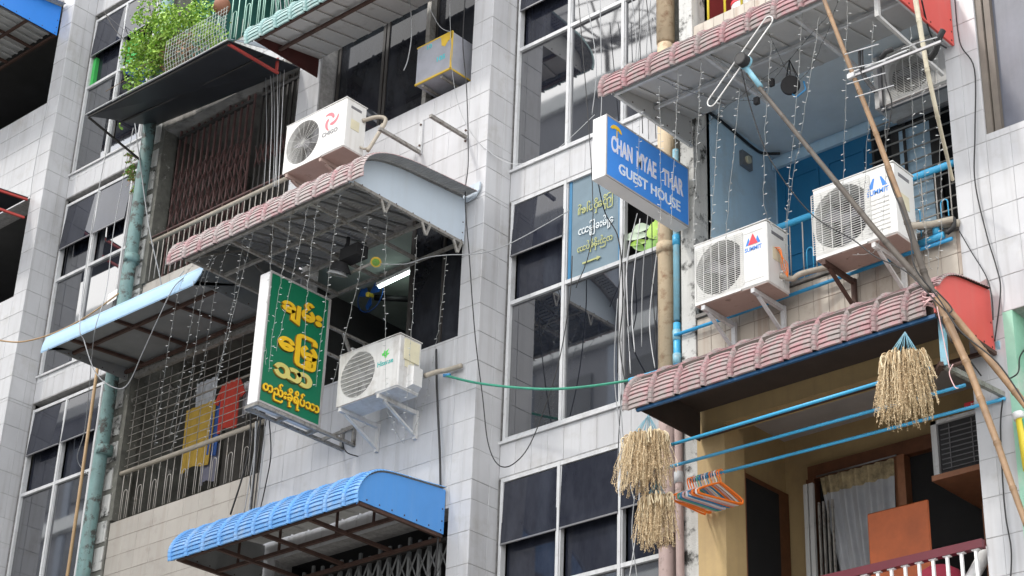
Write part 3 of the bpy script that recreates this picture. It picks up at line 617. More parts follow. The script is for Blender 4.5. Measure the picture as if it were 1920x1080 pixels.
# top left blue awning
a = thing('awning', (-22, 0, 17), 'blue sided awning with grey sheet underside in the upper corner beside the white pillar', 'awning')
pG = [(-1.5, 16.98), (-1.5, 17.1), (-1.42, 17.24), (-1.2, 17.35), (-.9, 17.40), (-.4, 17.44), (-.02, 17.49)]
barrel(a, pG, -24, -19.92, [mt['zinc'], mt['zincw']], rib=.02)
endpanel(a, pG, -20.04, 16.99, mt['bluel'])
MB().hexa([(-24,-1.45,17.10),(-20.05,-1.45,17.10),(-20.05,-.02,17.13),(-24,-.02,17.13),(-24,-1.45,17.11),(-20.05,-1.45,17.11),(-20.05,-.02,17.14),(-24,-.02,17.14)]).build('soffit', mt['zincw'], a)
bars(a, [((-24,y,17.0), (-20.05,y,17.0)) for y in (-1.45, -.95, -.5, -.03)] + [((x,-1.45,17.02), (x,-.03,17.02)) for x in (-20.06, -20.6, -21.2)], BR, .035)
for x in frange(-21.6, -20.1, .15): MB().box(x, x+.03, -1.4, -.03, 17.085, 17.10).build('soffit_rib', mt['zincw'], a)
# left lower black awning with red bars
a = thing('awning', (-21.5, 0, 14.2), 'small black sheet awning with red bars at the left edge', 'awning')
MB().hexa(sheet([(-23,-1.0,14.22),(-20.04,-1.0,14.22),(-20.04,-.02,14.35),(-23,-.02,14.35)])).build('sheet', mt['blacksheet'], a)
bars(a, [((-20.06,-1.0,14.20), (-20.06,-.02,14.33)), ((-20.06,-1.0,13.95), (-20.06,-.02,14.05))], mt['red'], .03, 'strut')

# ============================================================ signs
# CHAN MYAE THAR light box
s = thing('guest_house_sign', (-9.02, -.64, 9.98), 'blue projecting guest house light box with white lettering beside the pipe', 'sign')
c0 = (-1.215, 10.0, -.075, 10.575)   # y0 z0 y1 z1
MB().bbox(-9.10, -8.955, -1.235, -.065, 9.985, 10.60, .004).build('case', mt['signw'], s)
MB().box(-8.955, -8.948, -1.222, -.075, 10.0, 10.585).build('face', mt['signb'], s)
m = MB(); ey = (0, 0, 1); ex = (0, 1, 0)
for (a0, a1, b0, b1) in ((-1.235,-.065,9.985,10.0), (-1.235,-.065,10.585,10.60)): m.box(-8.955, -8.944, a0, a1, b0, b1)
for (a0, a1) in ((-1.235,-1.223), (-.076,-.065)): m.box(-8.955, -8.944, a0, a1, 10.0005, 10.5845)
m.build('case_trim', mt['signs'], s)
def sheared(body, y, z, wd, h, bold, k=0):
    m = MB(); letters(m, body, (-8.948, y, z), ex, ey, wd, h, bold, .004); return m
m = MB(); letters(m, 'CHAN', (-8.948,-1.165,10.262), ex, ey, .29, .165, .028, .004); m.build('lettering', mt['lilac'], s)
m = MB(); letters(m, 'MYAE', (-8.948,-.815,10.262), ex, ey, .275, .165, .028, .004); m.build('lettering', mt['lilac'], s)
m = MB(); letters(m, 'THAR', (-8.948,-.445,10.262), ex, ey, .295, .165, .028, .004); m.build('lettering', mt['lilac'], s)
m = MB(); letters(m, 'GUEST', (-8.948,-1.06,10.085), ex, ey, .40, .105, .018, .004); m.build('lettering', mt['lilacw'], s)
m = MB(); letters(m, 'HOUSE', (-8.948,-.615,10.085), ex, ey, .42, .105, .018, .004); m.build('lettering', mt['lilacw'], s)
m = MB(); n = 14      # yellow umbrella emblem
arc = [(-1.10 + .075*cos(pi - pi*i/n), 10.485 + .055*sin(pi*i/n)) for i in range(n+1)]; inn = [(-1.10 + .05*cos(pi*i/n), 10.485 + .018*sin(pi*i/n)) for i in range(n+1)]
m.prism([(-8.9475, y, z) for y, z in arc + inn], (.004, 0, 0)); m.box(-8.947, -8.943, -1.096, -1.088, 10.42, 10.50); m.build('emblem', mt['gold'], s)
bars(s, [((-9.03,-.066,10.5), (-9.03,.02,10.5)), ((-9.03,-.066,10.1), (-9.03,.02,10.1))], ST, .03, 'bracket')

# green Burmese sign
s = thing('guest_house_sign', (-13.25, -.9, 9.0), 'tall green projecting sign with yellow Burmese lettering on a steel frame', 'sign')
MB().bbox(-13.36, -13.21, -1.29, -.47, 9.03, 10.45, .006).build('case', mt['signw'], s)
MB().box(-13.21, -13.202, -1.27, -.50, 9.05, 10.43).build('face', mt['signg'], s)
m = MB()
for (a0, a1, b0, b1) in ((-1.29,-.47,10.43,10.452), (-1.29,-.47,9.028,9.05), (-.50,-.47,9.05,10.43), (-1.29,-1.272,9.05,10.43)): m.box(-13.21, -13.196, a0, a1, b0, b1)
m.build('case_trim', mt['signs'], s)
def gl(body, y, z, wd, h, bold, face='gold'):
    m = MB(); letters(m, body, (-13.202, y-.006, z-.006), ex, ey, wd, h, bold+.007, .012); m.build('letter_edge', mt['golde'], s)
    m = MB(); letters(m, body, (-13.190, y, z), ex, ey, wd, h, bold, .008); m.build('lettering', mt[face], s)
gl('ချမ်း', -1.12, 9.99, .54, .30, .045); gl('ေြမ့', -1.12, 9.56, .52, .36, .045); gl('သာ', -1.14, 9.365, .50, .155, .05, 'goldl'); gl('တည်းခိုရိပ်သာ', -1.255, 9.10, .74, .20, .028)
bars(s, [((-13.20,-1.30,9.0), (-13.20,.0,9.0)), ((-13.37,-1.30,9.0), (-13.37,.0,9.0)), ((-13.36,-1.29,9.0), (-13.21,-1.29,9.0)), ((-13.36,-.9,9.0), (-13.21,-.9,9.0)), ((-13.36,-.5,9.0), (-13.21,-.5,9.0)),
         ((-13.20,-.02,9.0), (-13.20,-.02,9.2)), ((-13.37,-.02,9.0), (-13.37,-.02,9.22)), ((-13.37,-.30,9.0), (-13.2,-.02,9.2)), ((-13.37,-.02,9.2), (-13.2,-.02,9.2))], ST, .032, 'frame_bar')
bars(s, [((-13.28,-.46,10.2),(-13.28,.6,10.2)), ((-13.28,-.46,9.9),(-13.28,.6,9.9)), ((-13.28,-.2,10.2),(-13.28,0,9.9)), ((-13.28,.1,10.2),(-13.28,.3,9.9)), ((-13.28,.6,10.2),(-13.28,.6,9.75))], mt['steel'], .028, 'truss_bar')

# ============================================================ air conditioners
def circle_panel(m, x0, x1, z0, z1, y, cx, cz, r, mi=0, n=32, t=.012):
    """front plate with a round hole"""
    ring = [(cx + r*cos(2*pi*i/n), cz + r*sin(2*pi*i/n)) for i in range(n)]; outer = []
    for i in range(n):
        a = 2*pi*i/n; dx, dz = cos(a), sin(a); k = min([(x1-cx)/dx if dx > 1e-6 else (x0-cx)/dx if dx < -1e-6 else 9, (z1-cz)/dz if dz > 1e-6 else (z0-cz)/dz if dz < -1e-6 else 9]); outer.append([cx+dx*k, cz+dz*k])
    for (qx, qz) in ((x0, z0), (x1, z0), (x1, z1), (x0, z1)):
        j = min(range(n), key=lambda i: (outer[i][0]-qx)**2 + (outer[i][1]-qz)**2); outer[j] = [qx, qz]
    V = [(a, y, b) for a, b in outer] + [(a, y, b) for a, b in ring] + [(a, y+.06, b) for a, b in ring]
    F = [(i, (i+1) % n, n+(i+1) % n, n+i) for i in range(n)] + [(n+i, n+(i+1) % n, 2*n+(i+1) % n, 2*n+i) for i in range(n)]
    m.add(V, F, mi)
def ac_unit(lab, x0, x1, y0, y1, z0, z1, fr=.5, style='a', case='white', fcx=.34, group=None, arms=((.12, 'alum'), (.8, 'alum')), plate=True):
    s = thing('air_conditioner', ((x0+x1)/2, y1, z0), lab, 'air conditioner', group)
    W_ = x1-x0; H = z1-z0; cx = x0 + W_*fcx; cz = z0 + H*.5; r = H*fr*.86
    m = MB(); t = .012
    # casing: five sides around the fan chamber plus chamfered edges
    m.bbox(x0+W_*.62, x1, y0, y1, z0, z1, .012); m.box(x0, x0+t, y0+.002, y1, z0, z1); m.box(x0+t, x0+W_*.62, y0+.002, y1, z0, z0+t, 1); m.box(x0+t, x0+W_*.62, y0+.002, y1, z1-t, z1); m.box(x0+t, x0+W_*.62, y1-t, y1-.001, z0+t, z1-t)
    circle_panel(m, x0+.001, x0+W_*.62+.012, z0+.001, z1-.001, y0+.001, cx, cz, r)
    m.box(x0-.004, x1+.004, y0-.004, y1+.002, z1, z1+.008)
    m.build('casing', [mt[case], mt['under']], s)
    MB().box(x0+.01, x1-.01, y0+.01, y1-.005, z0-.006, z0-.001).build('base_plate', mt['under'] if case != 'whiteold' else mt['whiteold'], s)
    MB().box(x0+.03, x0+W_*.6, y1-.06, y1-.03, z0+.03, z1-.03).build('coil', mt['dark'], s)
    f = MB(); fy = y0+.09
    f.disc((cx, fy+.03, cz), (0, -1, 0), r*.2, .06, 16)
    for k in range(3):
        a = 2*pi*k/3 + .5; pts = []
        for (rr, da, dy) in ((.18, -.25, 0), (.55, -.42, .02), (.9, -.28, .03), (.92, .35, -.02), (.55, .42, -.02), (.18, .3, 0)):
            pts.append((cx + r*rr*cos(a+da), fy + dy, cz + r*rr*sin(a+da)))
        f.prism(pts, (0, .006, 0))
    f.build('fan', mt['fangrey'], s)
    gmb = MB()
    if style == 'rect':     # square guard of many horizontal wires
        q = r*.985
        for i in range(27):
            z = cz - q + 2*q*i/26; gmb.box(cx-q, cx+q, y0-.012, y0-.009, z-.0022, z+.0022)
        for i in range(7):
            x = cx - q + 2*q*i/6; gmb.box(x-.003, x+.003, y0-.0088, y0-.005, cz-q, cz+q)
    elif style == 'wide':
        for i in range(11):
            z = cz - r + 2*r*i/10; hw = math.sqrt(max(r*r-(z-cz)**2, .0004)); gmb.box(cx-hw, cx+hw, y0-.006, y0-.002, z-.003, z+.003)
        for i in range(34):
            x = cx - r + 2*r*i/33; hh = math.sqrt(max(r*r-(x-cx)**2, .0004)); gmb.box(x-.0013, x+.0013, y0-.0018, y0+.001, cz-hh, cz+hh)
    else:
        for k in range(1, 13):
            rr = r*k/12.5; pts = [(cx + rr*cos(2*pi*i/20), y0-.002, cz + rr*sin(2*pi*i/20)) for i in range(21)]; gmb.tube(pts, .0017, 3, sm=False, caps=False)
        for k in range(8): a = pi*k/8; gmb.beam((cx-r*cos(a), y0+.002, cz-r*sin(a)), (cx+r*cos(a), y0+.002, cz+r*sin(a)), .003)
    gmb.build('fan_guard', mt['wire'], s)
    # side: handle recess, rating plate, valve cover
    MB().box(x1-.002, x1+.003, y0+.07, y1-.08, z1-.10, z1-.07).build('handle', mt['lgrey'], s)
    MB().box(x1+.001, x1+.0035, y0+.08, y1-.10, z0+H*.42, z0+H*.62).build('rating_plate', mt['cream'], s)
    for (u, mm) in arms:
        xx = x0 + W_*u; b = MB(); b.beam((xx, y0+.01, z0-.028), (xx, .0, z0-.028), .035, .04); b.beam((xx, -.02, z0-.0), (xx, -.02, z0-.30), .04, .03)
        b.beam((xx, y0+.09, z0-.05), (xx, -.02, z0-.27), .03, .02); b.build('bracket', mt[mm], s)
    return s
def front(x, y, z): return (x, y, z)
EX = (1, 0, 0); EZ = (0, 0, 1)
# upper left unit
y0 = -.74; x0 = at(537, 250, y=y0).x; x1 = at(650, 194, y=y0).x; z1 = 12.66; z0 = 12.06
s = ac_unit('white air conditioner with pink swirl emblem and dusty base above the long pink awning', x0, x1, y0, -.44, z0, z1, .5, 'ring', fcx=.3, arms=((.06, 'under'), (.62, 'under')))
def swirl(m, cx, cz, r, y, mi=0):
    for k in range(3):
        a0 = 2*pi*k/3 + .4; o_ = []; i_ = []
        for i in range(9):
            t = i/8; a = a0 + t*2.0; ro = r*(.45+.55*t); wi = r*.36*sin(pi*(.15+.75*t)); o_.append((cx + ro*cos(a), y, cz + ro*sin(a))); i_.append((cx + (ro-wi)*cos(a), y, cz + (ro-wi)*sin(a)))
        m.prism(o_ + i_[::-1], (0, -.002, 0), mi)
m = MB(); swirl(m, x0+(x1-x0)*.76, z0+.40, .125, y0-.001); m.build('emblem', mt['lpink'], s)
m = MB(); letters(m, 'CHIGO', (x0+(x1-x0)*.63, y0-.001, z0+.225), EX, EZ, .24, .05, .015, .002); m.build('lettering', mt['lgrey'], s)
m = MB(); m.tube(spline([(x1+.0, -.5, z0+.42), (x1+.12, -.4, z0+.47), (x1+.2, -.35, z0+.42), (x1+.15, -.42, z0+.2), (x1+.12, -.5, z0+.0)]), .022, 8); m.tube(spline([(x1, -.5, z0+.1), (x1+.06, -.5, z0+.05), (x1+.12,-.45,z0+.1), (x1+.15, -.35, z0+.4)]), .012); m.build('refrigerant_pipe', mt['railc'], s)
# middle unit beside the green sign
y0 = -.56; x0 = at(637, 673, y=y0).x; x1 = at(751, 626, y=y0).x; z1 = 9.69; z0 = 9.135
s = ac_unit('off white air conditioner with green leaf emblem mounted on the wall beside the green sign', x0, x1, y0, -.26, z0, z1, .5, 'wide', 'whiteold', fcx=.33, arms=((.05, 'whiteold'), (.68, 'whiteold')))
m = MB(); cx = x0+(x1-x0)*.79; cz = z0+.395
for (a, L_) in ((.1, .075), (.75, .085), (1.5, .06), (-.6, .05), (2.4, .045)):
    d = Vector((cos(a), 0, sin(a))); n_ = Vector((-sin(a), 0, cos(a))); b0 = Vector((cx-.03, y0-.0005, cz-.02)); m.prism([b0, b0+d*L_*.5-n_*.016, b0+d*L_, b0+d*L_*.45+n_*.016], (0, -.002, 0))
m.build('emblem', mt['lgreen'], s)
m = MB(); letters(m, 'Hisense', (x0+(x1-x0)*.655, y0-.0005, z0+.27), EX, EZ, .215, .055, .012, .002); m.build('lettering', mt['lteal'], s)
MB().box(x1+.001, x1+.012, y0+.06, -.30, z1-.25, z1-.03).build('terminal_cover', mt['cream'], s)
MB().hexa([(x1,y0+.12,z0+.02),(x1+.07,y0+.14,z0+.05),(x1+.07,-.3,z0+.05),(x1,-.28,z0+.02),(x1,y0+.12,z0+.26),(x1+.07,y0+.14,z0+.24),(x1+.07,-.3,z0+.24),(x1,-.28,z0+.26)]).build('valve_cover', mt['whiteold'], s)
MB().tube(spline([(x1+.05,-.25,z0+.2), (x1+.1,-.12,z0+.28), (x1+.16,-.06,z0+.30), (x1+.34,-.05,z0+.30)]), .026, 8).build('refrigerant_pipe', mt['railc'], s)
# two units in front of the right balcony
y0 = -.47; x0 = at(1302, 479, y=y0).x; x1 = -7.85; z1 = 9.50; z0 = 8.925
s = ac_unit('white air conditioner with red and blue mountain emblem on white brackets', x0, x1, y0, -.15, z0, z1, .5, 'rect', fcx=.35, arms=((.1, 'alum'), (.78, 'alum')))
m = MB(); cx = x0+(x1-x0)*.815; cz = z0+.43
m.prism([(cx-.075,y0,cz-.04),(cx-.02,y0,cz-.04),(cx-.045,y0,cz+.03)], (0,-.002,0)); m.prism([(cx+.02,y0,cz-.04),(cx+.075,y0,cz-.04),(cx+.045,y0,cz+.03)], (0,-.002,0)); m.build('emblem', mt['lblue'], s)
MB().prism([(cx-.048,y0-.0022,cz-.04),(cx+.048,y0-.0022,cz-.04),(cx,y0-.0022,cz+.06)], (0,-.002,0)).build('emblem', mt['lred'], s)
m = MB(); letters(m, 'SUMMIT', (cx-.085, y0, cz-.10), EX, EZ, .17, .04, .02, .002); m.build('lettering', mt['lblue'], s)
m = MB()
for (a, b, c, d) in ((.68,.95,.10,.105), (.68,.95,.88,.885)): m.box(x0+(x1-x0)*a, x0+(x1-x0)*b, y0-.003, y0, z0+.575*c, z0+.575*(c+.008))
for a in (.68, .947): m.box(x0+(x1-x0)*a, x0+(x1-x0)*(a+.006), y0-.003, y0, z0+.575*.11, z0+.575*.88)
m.build('pressed_panel', mt['white'], s)
MB().tube(spline([(x1,-.3,z0+.12), (x1+.07,-.22,z0+.1), (x1+.15,-.2,z0+.13), (x1+.42,-.12,z0+.15)]), [.012,.014,.02]+[.03]*30 if 0 else .026, 8).build('refrigerant_pipe', mt['railc'], s)
m = MB()
for i in range(4): m.tube(spline([(x1,-.36+.02*i,z0+.36), (x1+.05,-.34,z0+.33-.02*i), (x1+.02+.02*i,-.3,z0+.2), (x1+.06,-.27,z0+.1)]), .004, 4)
m.build('loose_wires', mt['orange'], s)
y0 = -.47; x0 = at(1526, 394, y=y0).x; x1 = -6.63; z1 = 9.60; z0 = 8.955
s = ac_unit('white air conditioner with plain blue peak emblem, under the bamboo poles', x0, x1, y0, -.16, z0, z1, .5, 'rect', fcx=.34, arms=((.08, 'rust'), (.70, 'whiteold')))
m = MB(); cx = x0+(x1-x0)*.80; cz = z0+.50
m.prism([(cx-.09,y0,cz-.04),(cx-.045,y0,cz-.04),(cx-.025,y0,cz+.05),(cx-.04,y0,cz+.05)], (0,-.002,0)); m.build('emblem', mt['lblue'], s); m = MB(); m.prism([(cx+.025,y0,cz+.05),(cx+.04,y0,cz+.05),(cx+.09,y0,cz-.04),(cx+.045,y0,cz-.04)], (0,-.002,0)); m.build('emblem', mt['lblue'], s)
m = MB(); letters(m, 'SUMMIT', (cx-.10, y0, cz-.10), EX, EZ, .20, .045, .02, .002); m.build('lettering', mt['lblue'], s)
for i in range(8): MB().box(x0+(x1-x0)*.66, x0+(x1-x0)*.93, y0-.004, y0, z0+.07+.04*i, z0+.076+.04*i).build('louvre', mt['wire'], s)
m = MB(); m.tube(spline([(x1,-.3,z0+.13), (x1+.06,-.2,z0+.16), (x1+.1,-.1,z0+.2), (-6.36,-.06,z0+.2)]), .03, 8); m.build('refrigerant_pipe', mt['railc'], s)
# upper right unit, back against the balcony ceiling
y0 = .42; x0 = at(1641, 205, y=y0).x; x1 = -6.38; z0 = at(1641, 205, y=y0).z; z1 = z0+.52
s = ac_unit('grey shaded air conditioner hanging under the balcony ceiling behind the antenna', x0, x1, y0, .72, z0, z1, .5, 'rect', 'whiteold', fcx=.42, arms=())
bars(s, [((x0+.05,.45,z0-.02), (x1,.45,z0-.02)), ((x0+.05,.7,z0-.02), (x1,.7,z0-.02)), ((x1-.03,.4,z0-.02), (x1-.03,.4,11.3)), ((x0+.08,.4,z0-.02), (x0+.08,.4,11.3))], mt['alug'], .03, 'hanger_frame')
# boxed unit in the guest house window
s = thing('air_conditioner', (-12.4, .1, 12.93), 'window air conditioner wrapped in grey plastic with yellow tape', 'air conditioner')
y0 = -.14; x0 = at(777, 170, y=y0).x; x1 = -12.0; z1 = 13.43; z0 = 12.945
MB().bbox(x0, x1, y0, .32, z0, z1, .012).build('wrapped_case', mt['wrap'], s)
m = MB(); 
m.box(x1-.012, x1+.004, y0-.004, y0+.014, z0, z1); m.build('tape', mt['tapey'], s)
for bx in ((x0, x1, y0-.003, y0+.01, z1-.012, z1+.003), (x0, x1+.003, y0-.004, y0+.012, z0-.003, z0+.018), (x1-.006, x1+.003, y0, .3, z0-.004, z0+.016)): MB().box(*bx).build('tape', mt['tapey'], s)
MB().prism([(x1-.17,y0-.004,z1), (x1-.15,y0-.004,z1-.13), (x1-.10,y0-.004,z1-.16), (x1-.06,y0-.004,z1-.11), (x1,y0-.004,z1-.09), (x1,y0-.004,z1)], (0,.004,0)).build('tape', mt['tapey'], s)
m = MB(); letters(m, '105', (x1-.21, y0-.002, z0+.17), EX, EZ, .12, .06, .02, .002); letters(m, '10', (x1-.37, y0-.002, z1-.09), EX, EZ, .07, .055, .02, .002); m.build('lettering', mt['cyanp'], s)
bars(s, [((x0+.1,y0+.02,z0-.03), (x0+.1,.3,z0-.03)), ((x1-.15,y0+.02,z0-.03), (x1-.15,.3,z0-.03))], ST, .025, 'bracket')
# window unit in the ochre balcony
s = thing('air_conditioner', (-6.8, 1.0, 7.4), 'dark grilled window air conditioner on a brown shelf in the ochre balcony', 'air conditioner')
y0 = .55; x0 = -6.99; x1 = -6.37; z0 = 7.36; z1 = 7.78
MB().box(x0, x1, y0+.03, 1.25, z0, z1).build('casing', mt['dark'], s)
m = MB(); m.box(x0-.05, x0, y0, y0+.06, z0-.02, z1+.03); m.box(x0-.05, x1, y0, y0+.06, z1, z1+.03); m.build('frame', mt['alum'], s)
for i in range(9): MB().box(x0+.02, x1, y0+.02, y0+.03, z0+.03+.042*i, z0+.036+.042*i).build('louvre', mt['lgrey'], s)
for i in range(3): MB().box(x0+.1+.2*i, x0+.106+.2*i, y0+.012, y0+.018, z0+.02, z1-.02).build('louvre', mt['lgrey'], s)
MB().box(x0-.05, x1, y0-.04, 1.28, z0-.07, z0-.025).build('shelf', mt['woodl'], s)
m = MB(); m.box(x0+.28, x1, y0-.035, y0-.03, z1+.04, z1+.09); m.build('label_strip', mt['lred'], s)
m = MB(); letters(m, 'Hisense', (x0+.34, y0-.036, z1+.052), EX, EZ, .15, .026, .01, .002); m.build('lettering', mt['signw'], s)
# empty wall brackets
def lbracket(lab, p, ylen, h, x2=None):
    s = thing('wall_bracket', p, lab, 'bracket'); x, y, z = p
    MB().beam((x, 0-.012, z), (x, -.012, z+h), .045, .02).build('upright', mt['alum'], s)
    MB().beam((x, -.012, z+.02), (x, -ylen, z+.02), .035, .035).build('arm', mt['steel'], s)
    for zz in (.1, h-.06): MB().disc((x, -.02, z+zz), (0, -1, 0), .012, .015, 8).build('bolt', mt['rust'], s)
lbracket('empty white angle bracket on the tiles right of the pink swirl air conditioner', (at(789, 290, y=0).x, 0, at(789, 290, y=0).z), .62, .42)
lbracket('upper empty angle bracket under the wrapped window air conditioner', (at(876, 262, y=0).x, 0, at(876, 262, y=0).z), .55, .03)

# ============================================================ railings, grilles, gates
def railing(lab, x0, x1, y, z0, z1, n, bar, rail, rr=.022, hoops=None, br=.006, cat='railing', x_at=None):
    s = thing('balcony_railing', ((x0+x1)/2, y, z0), lab, cat)
    MB().tube([(x0, y, z1), (x1, y, z1)], rr, 10).build('hand_rail', mt[rail], s)
    for i in range(n):
        x = x0 + (x1-x0)*(i+.5)/n; MB().tube([(x, y, z0), (x, y, z1-.01)], br, 6).build('bar', mt[bar], s)
        if hoops and i % 2 == 0 and i < n-1:
            w_ = (x1-x0)/n; a = x + w_*.25; b = x + w_*.75; hh = z0 + (z1-z0)*hoops[1]
            MB().tube([(a, y, z0), (a, y, hh)] + [((a+b)/2 - (b-a)/2*cos(pi*k/6), y, hh + (b-a)/2*sin(pi*k/6)) for k in range(1, 6)] + [(b, y, hh), (b, y, z0)], br, 5).build('hoop', mt[hoops[0]], s)
    return s
zr = at(1700, 338, y=.05).z
s = railing('bright blue rail with pale bars and arched hoops on the pale blue balcony', -8.93, -6.36, .05, 9.13, zr, 20, 'barw', 'brail', .03, ('brail', .45))
zr2 = at(352, 843, y=.02).z
s = railing('cream pipe rail with rusty pale bars on the lower left balcony', -17.12, -14.66, .02, 9.09, zr2, 19, 'barw', 'railc', .028, ('barw', .55), .0048)
m = MB()
for i in range(11): MB().tube([(-17.12, .05, zr2+.1+.095*i), (-14.67, .05, zr2+.1+.095*i)], .0045, 5).build('cross_bar', mt['barw'], s)
for i in range(12): MB().tube([(-17.05 + .205*i, .04, zr2), (-17.05 + .205*i, .04, 11.38)], .005, 5).build('upright_bar', mt['steel'], s)
MB().box(-17.1, -14.7, .0, .06, 10.86, 10.93).build('top_channel', mt['steel'], s)
zr3 = at(400, 400, y=.0).z
s = railing('cream pipe rail with thin upright bars below the red folding gate', -17.12, -14.66, .0, 12.13, zr3, 25, 'barw', 'railc', .028, None, .006)
MB().tube([(-17.12, .0, zr3+.07), (-14.66, .0, zr3+.07)], .014, 8).build('hand_rail', mt['barr'], s)
for i in range(5): MB().tube([(-16.8+.5*i, .0, zr3+.07), (-16.8+.5*i, -.01, zr3)], .012, 6).build('clamp', mt['rust'], s)
def folding_gate(lab, x0, x1, y, z0, z1, n, mat, dmat, rows, r=.011):
    s = thing('folding_gate', ((x0+x1)/2, y, z0), lab, 'folding gate')
    for i in range(n+1): x = x0 + (x1-x0)*i/n; MB().box(x-r, x+r, y-.012, y+.012, z0, z1 + rnd.uniform(-.03, .05)).build('channel', mt[mat], s)
    dx = (x1-x0)/n
    for zc in rows:
        for i in range(n):
            xa = x0+dx*i
            MB().beam((xa, y-.02, zc-.14), (xa+dx, y-.02, zc+.14), .018, .004).build('lattice_strip', mt[dmat], s)
            MB().beam((xa, y-.026, zc+.14), (xa+dx, y-.026, zc-.14), .018, .004).build('lattice_strip', mt[dmat], s)
    MB().box(x0, x1, y-.02, y+.02, z1-.10, z1-.06).build('top_track', mt['bard'], s)
    return s
s = folding_gate('rusty red folding metal gate with crossed lattice on the upper left balcony', -17.0, -15.6, .14, 12.14, 14.25, 12, 'barr', 'barr', (12.75, 13.0, 13.28, 13.5))
s = folding_gate('dark folding gate pushed to one side beside the thin tiled pilaster', -15.45, -14.72, .14, 12.14, 14.25, 8, 'bard', 'barr', (13.3,))
s = folding_gate('dark metal folding shutter under the sky blue awning', -14.2, -11.9, .12, 5.6, 7.85, 17, 'zincd', 'zincd', (7.6, 7.2, 6.8, 6.4), .016)
# green railing above the black sheet awning
s = railing('green rail with pale green bars and hoops at the top left', -17.1, -14.66, -.05, 15.12, 15.86, 19, 'lgrail', 'green rail', .028, ('lgrail', .5), .007)
# yellow bars top right
s = railing('yellow upright bars of the top right balcony', -8.9, -6.4, .08, 12.2, 13.1, 13, 'yellowbar', 'yellowbar', .02, None, .012)
s = thing('plastic_tub', (-8.35, .3, 12.2), 'white plastic tub with red lid behind the yellow bars', 'tub'); MB().disc((-8.48,.22,12.16), EZ, .12, .16, 20, 0, .13).build('tub', mt['signw'], s); MB().disc((-8.48,.22,12.325), EZ, .135, .03, 20).build('lid', mt['lred'], s)
# maroon railing of the ochre balcony
s = thing('balcony_railing', (-7.6, -.03, 5.4), 'dark maroon rail with white bars in the lower right corner', 'railing')
zr4 = at(1711, 1049, y=-.03).z
MB().box(-8.66, -6.355, -.055, -.0, zr4-.035, zr4+.03).build('hand_rail', mt['maroon'], s)
for i in range(19):
    x = -6.42 - .118*i; MB().box(x-.011, x+.011, -.04, -.02, 5.5, zr4-.04).build('bar', mt['signw'], s); MB().box(x-.03, x+.03, -.045, -.01, zr4-.043, zr4-.0355).build('bar_cap', mt['signw'], s)

# ============================================================ pale blue balcony back wall
door = M('deep blue door', (.012, .15, .31), .45, var=.08, vs=2)
s = MB().box(-8.90, -7.84, 1.27, 1.298, 9.0, 11.19).build('door', door, B)
for (a, b, c, d) in ((-8.82, -8.42, 10.2, 11.05), (-8.32, -7.92, 10.2, 11.05), (-8.82, -8.42, 9.1, 10.05), (-8.32, -7.92, 9.1, 10.05)):
    m = MB()
    for bx in ((a, b, c, c+.02), (a, b, d-.02, d), (a, a+.02, c+.021, d-.021), (b-.02, b, c+.021, d-.021)): m.box(bx[0], bx[1], 1.258, 1.269, bx[2], bx[3])
    m.build('door_panel', door, s)
MB().box(-8.93, -6.36, 1.24, 1.299, 11.195, 11.30).build('lintel', mt['bluew'], B)
MB().box(-7.83, -6.36, 1.28, 1.296, 9.0, 11.18).build('doorway', mt['roomd'], B)  # flat near-black sheet, its colour stands in for the unlit room beyond
s = thing('window_grille', (-7.1, 1.15, 9.1), 'dark doorway grille of pale horizontal bars behind the blue rail', 'grille')
for i in range(17): MB().box(-7.80, -6.37, 1.15, 1.162, 9.15+.125*i, 9.162+.125*i).build('cross_bar', mt['barw'], s)
for i in range(5): MB().box(-7.78+.33*i, -7.755+.33*i, 1.165, 1.18, 9.05, 11.19).build('upright', mt['bard'], s)
MB().box(-7.60, -7.52, 1.21, 1.23, 9.9, 11.1).box(-7.52,-7.2,1.21,1.23,9.9,9.95).box(-7.52,-7.2,1.21,1.23,11.05,11.1).box(-7.2,-7.13,1.21,1.23,9.9,11.1).build('inner_frame', mt['bard'], s)
MB().box(-7.52, -7.2, 1.215, 1.225, 9.95, 11.05).build('pane', mt['bluew'], s)
# black conduit on the ceiling and wall box
s = MB().tube(spline([at(1318, 203, y=.0), at(1345, 222, x=-8.925), at(1380, 250, x=-8.925), at(1410, 275, x=-8.925), at(1430, 287, x=-8.92), at(1462, 288, y=1.22)]), .014, 8).build('conduit', mt['black']); tag(s, 'thick black conduit running along the pale blue balcony wall', 'conduit')
s = thing('wall_socket', at(1397, 302, x=-8.93), 'small grey wall box with round fitting on the pale blue wall', 'socket'); q = WORLD[s.name]
MB().box(-8.938, -8.90, q.y-.08, q.y+.08, q.z-.08, q.z+.08).build('plate', mt['alug'], s); MB().disc((-8.90, q.y, q.z), (1,0,0), .04, .02, 12).build('fitting', mt['cream'], s)
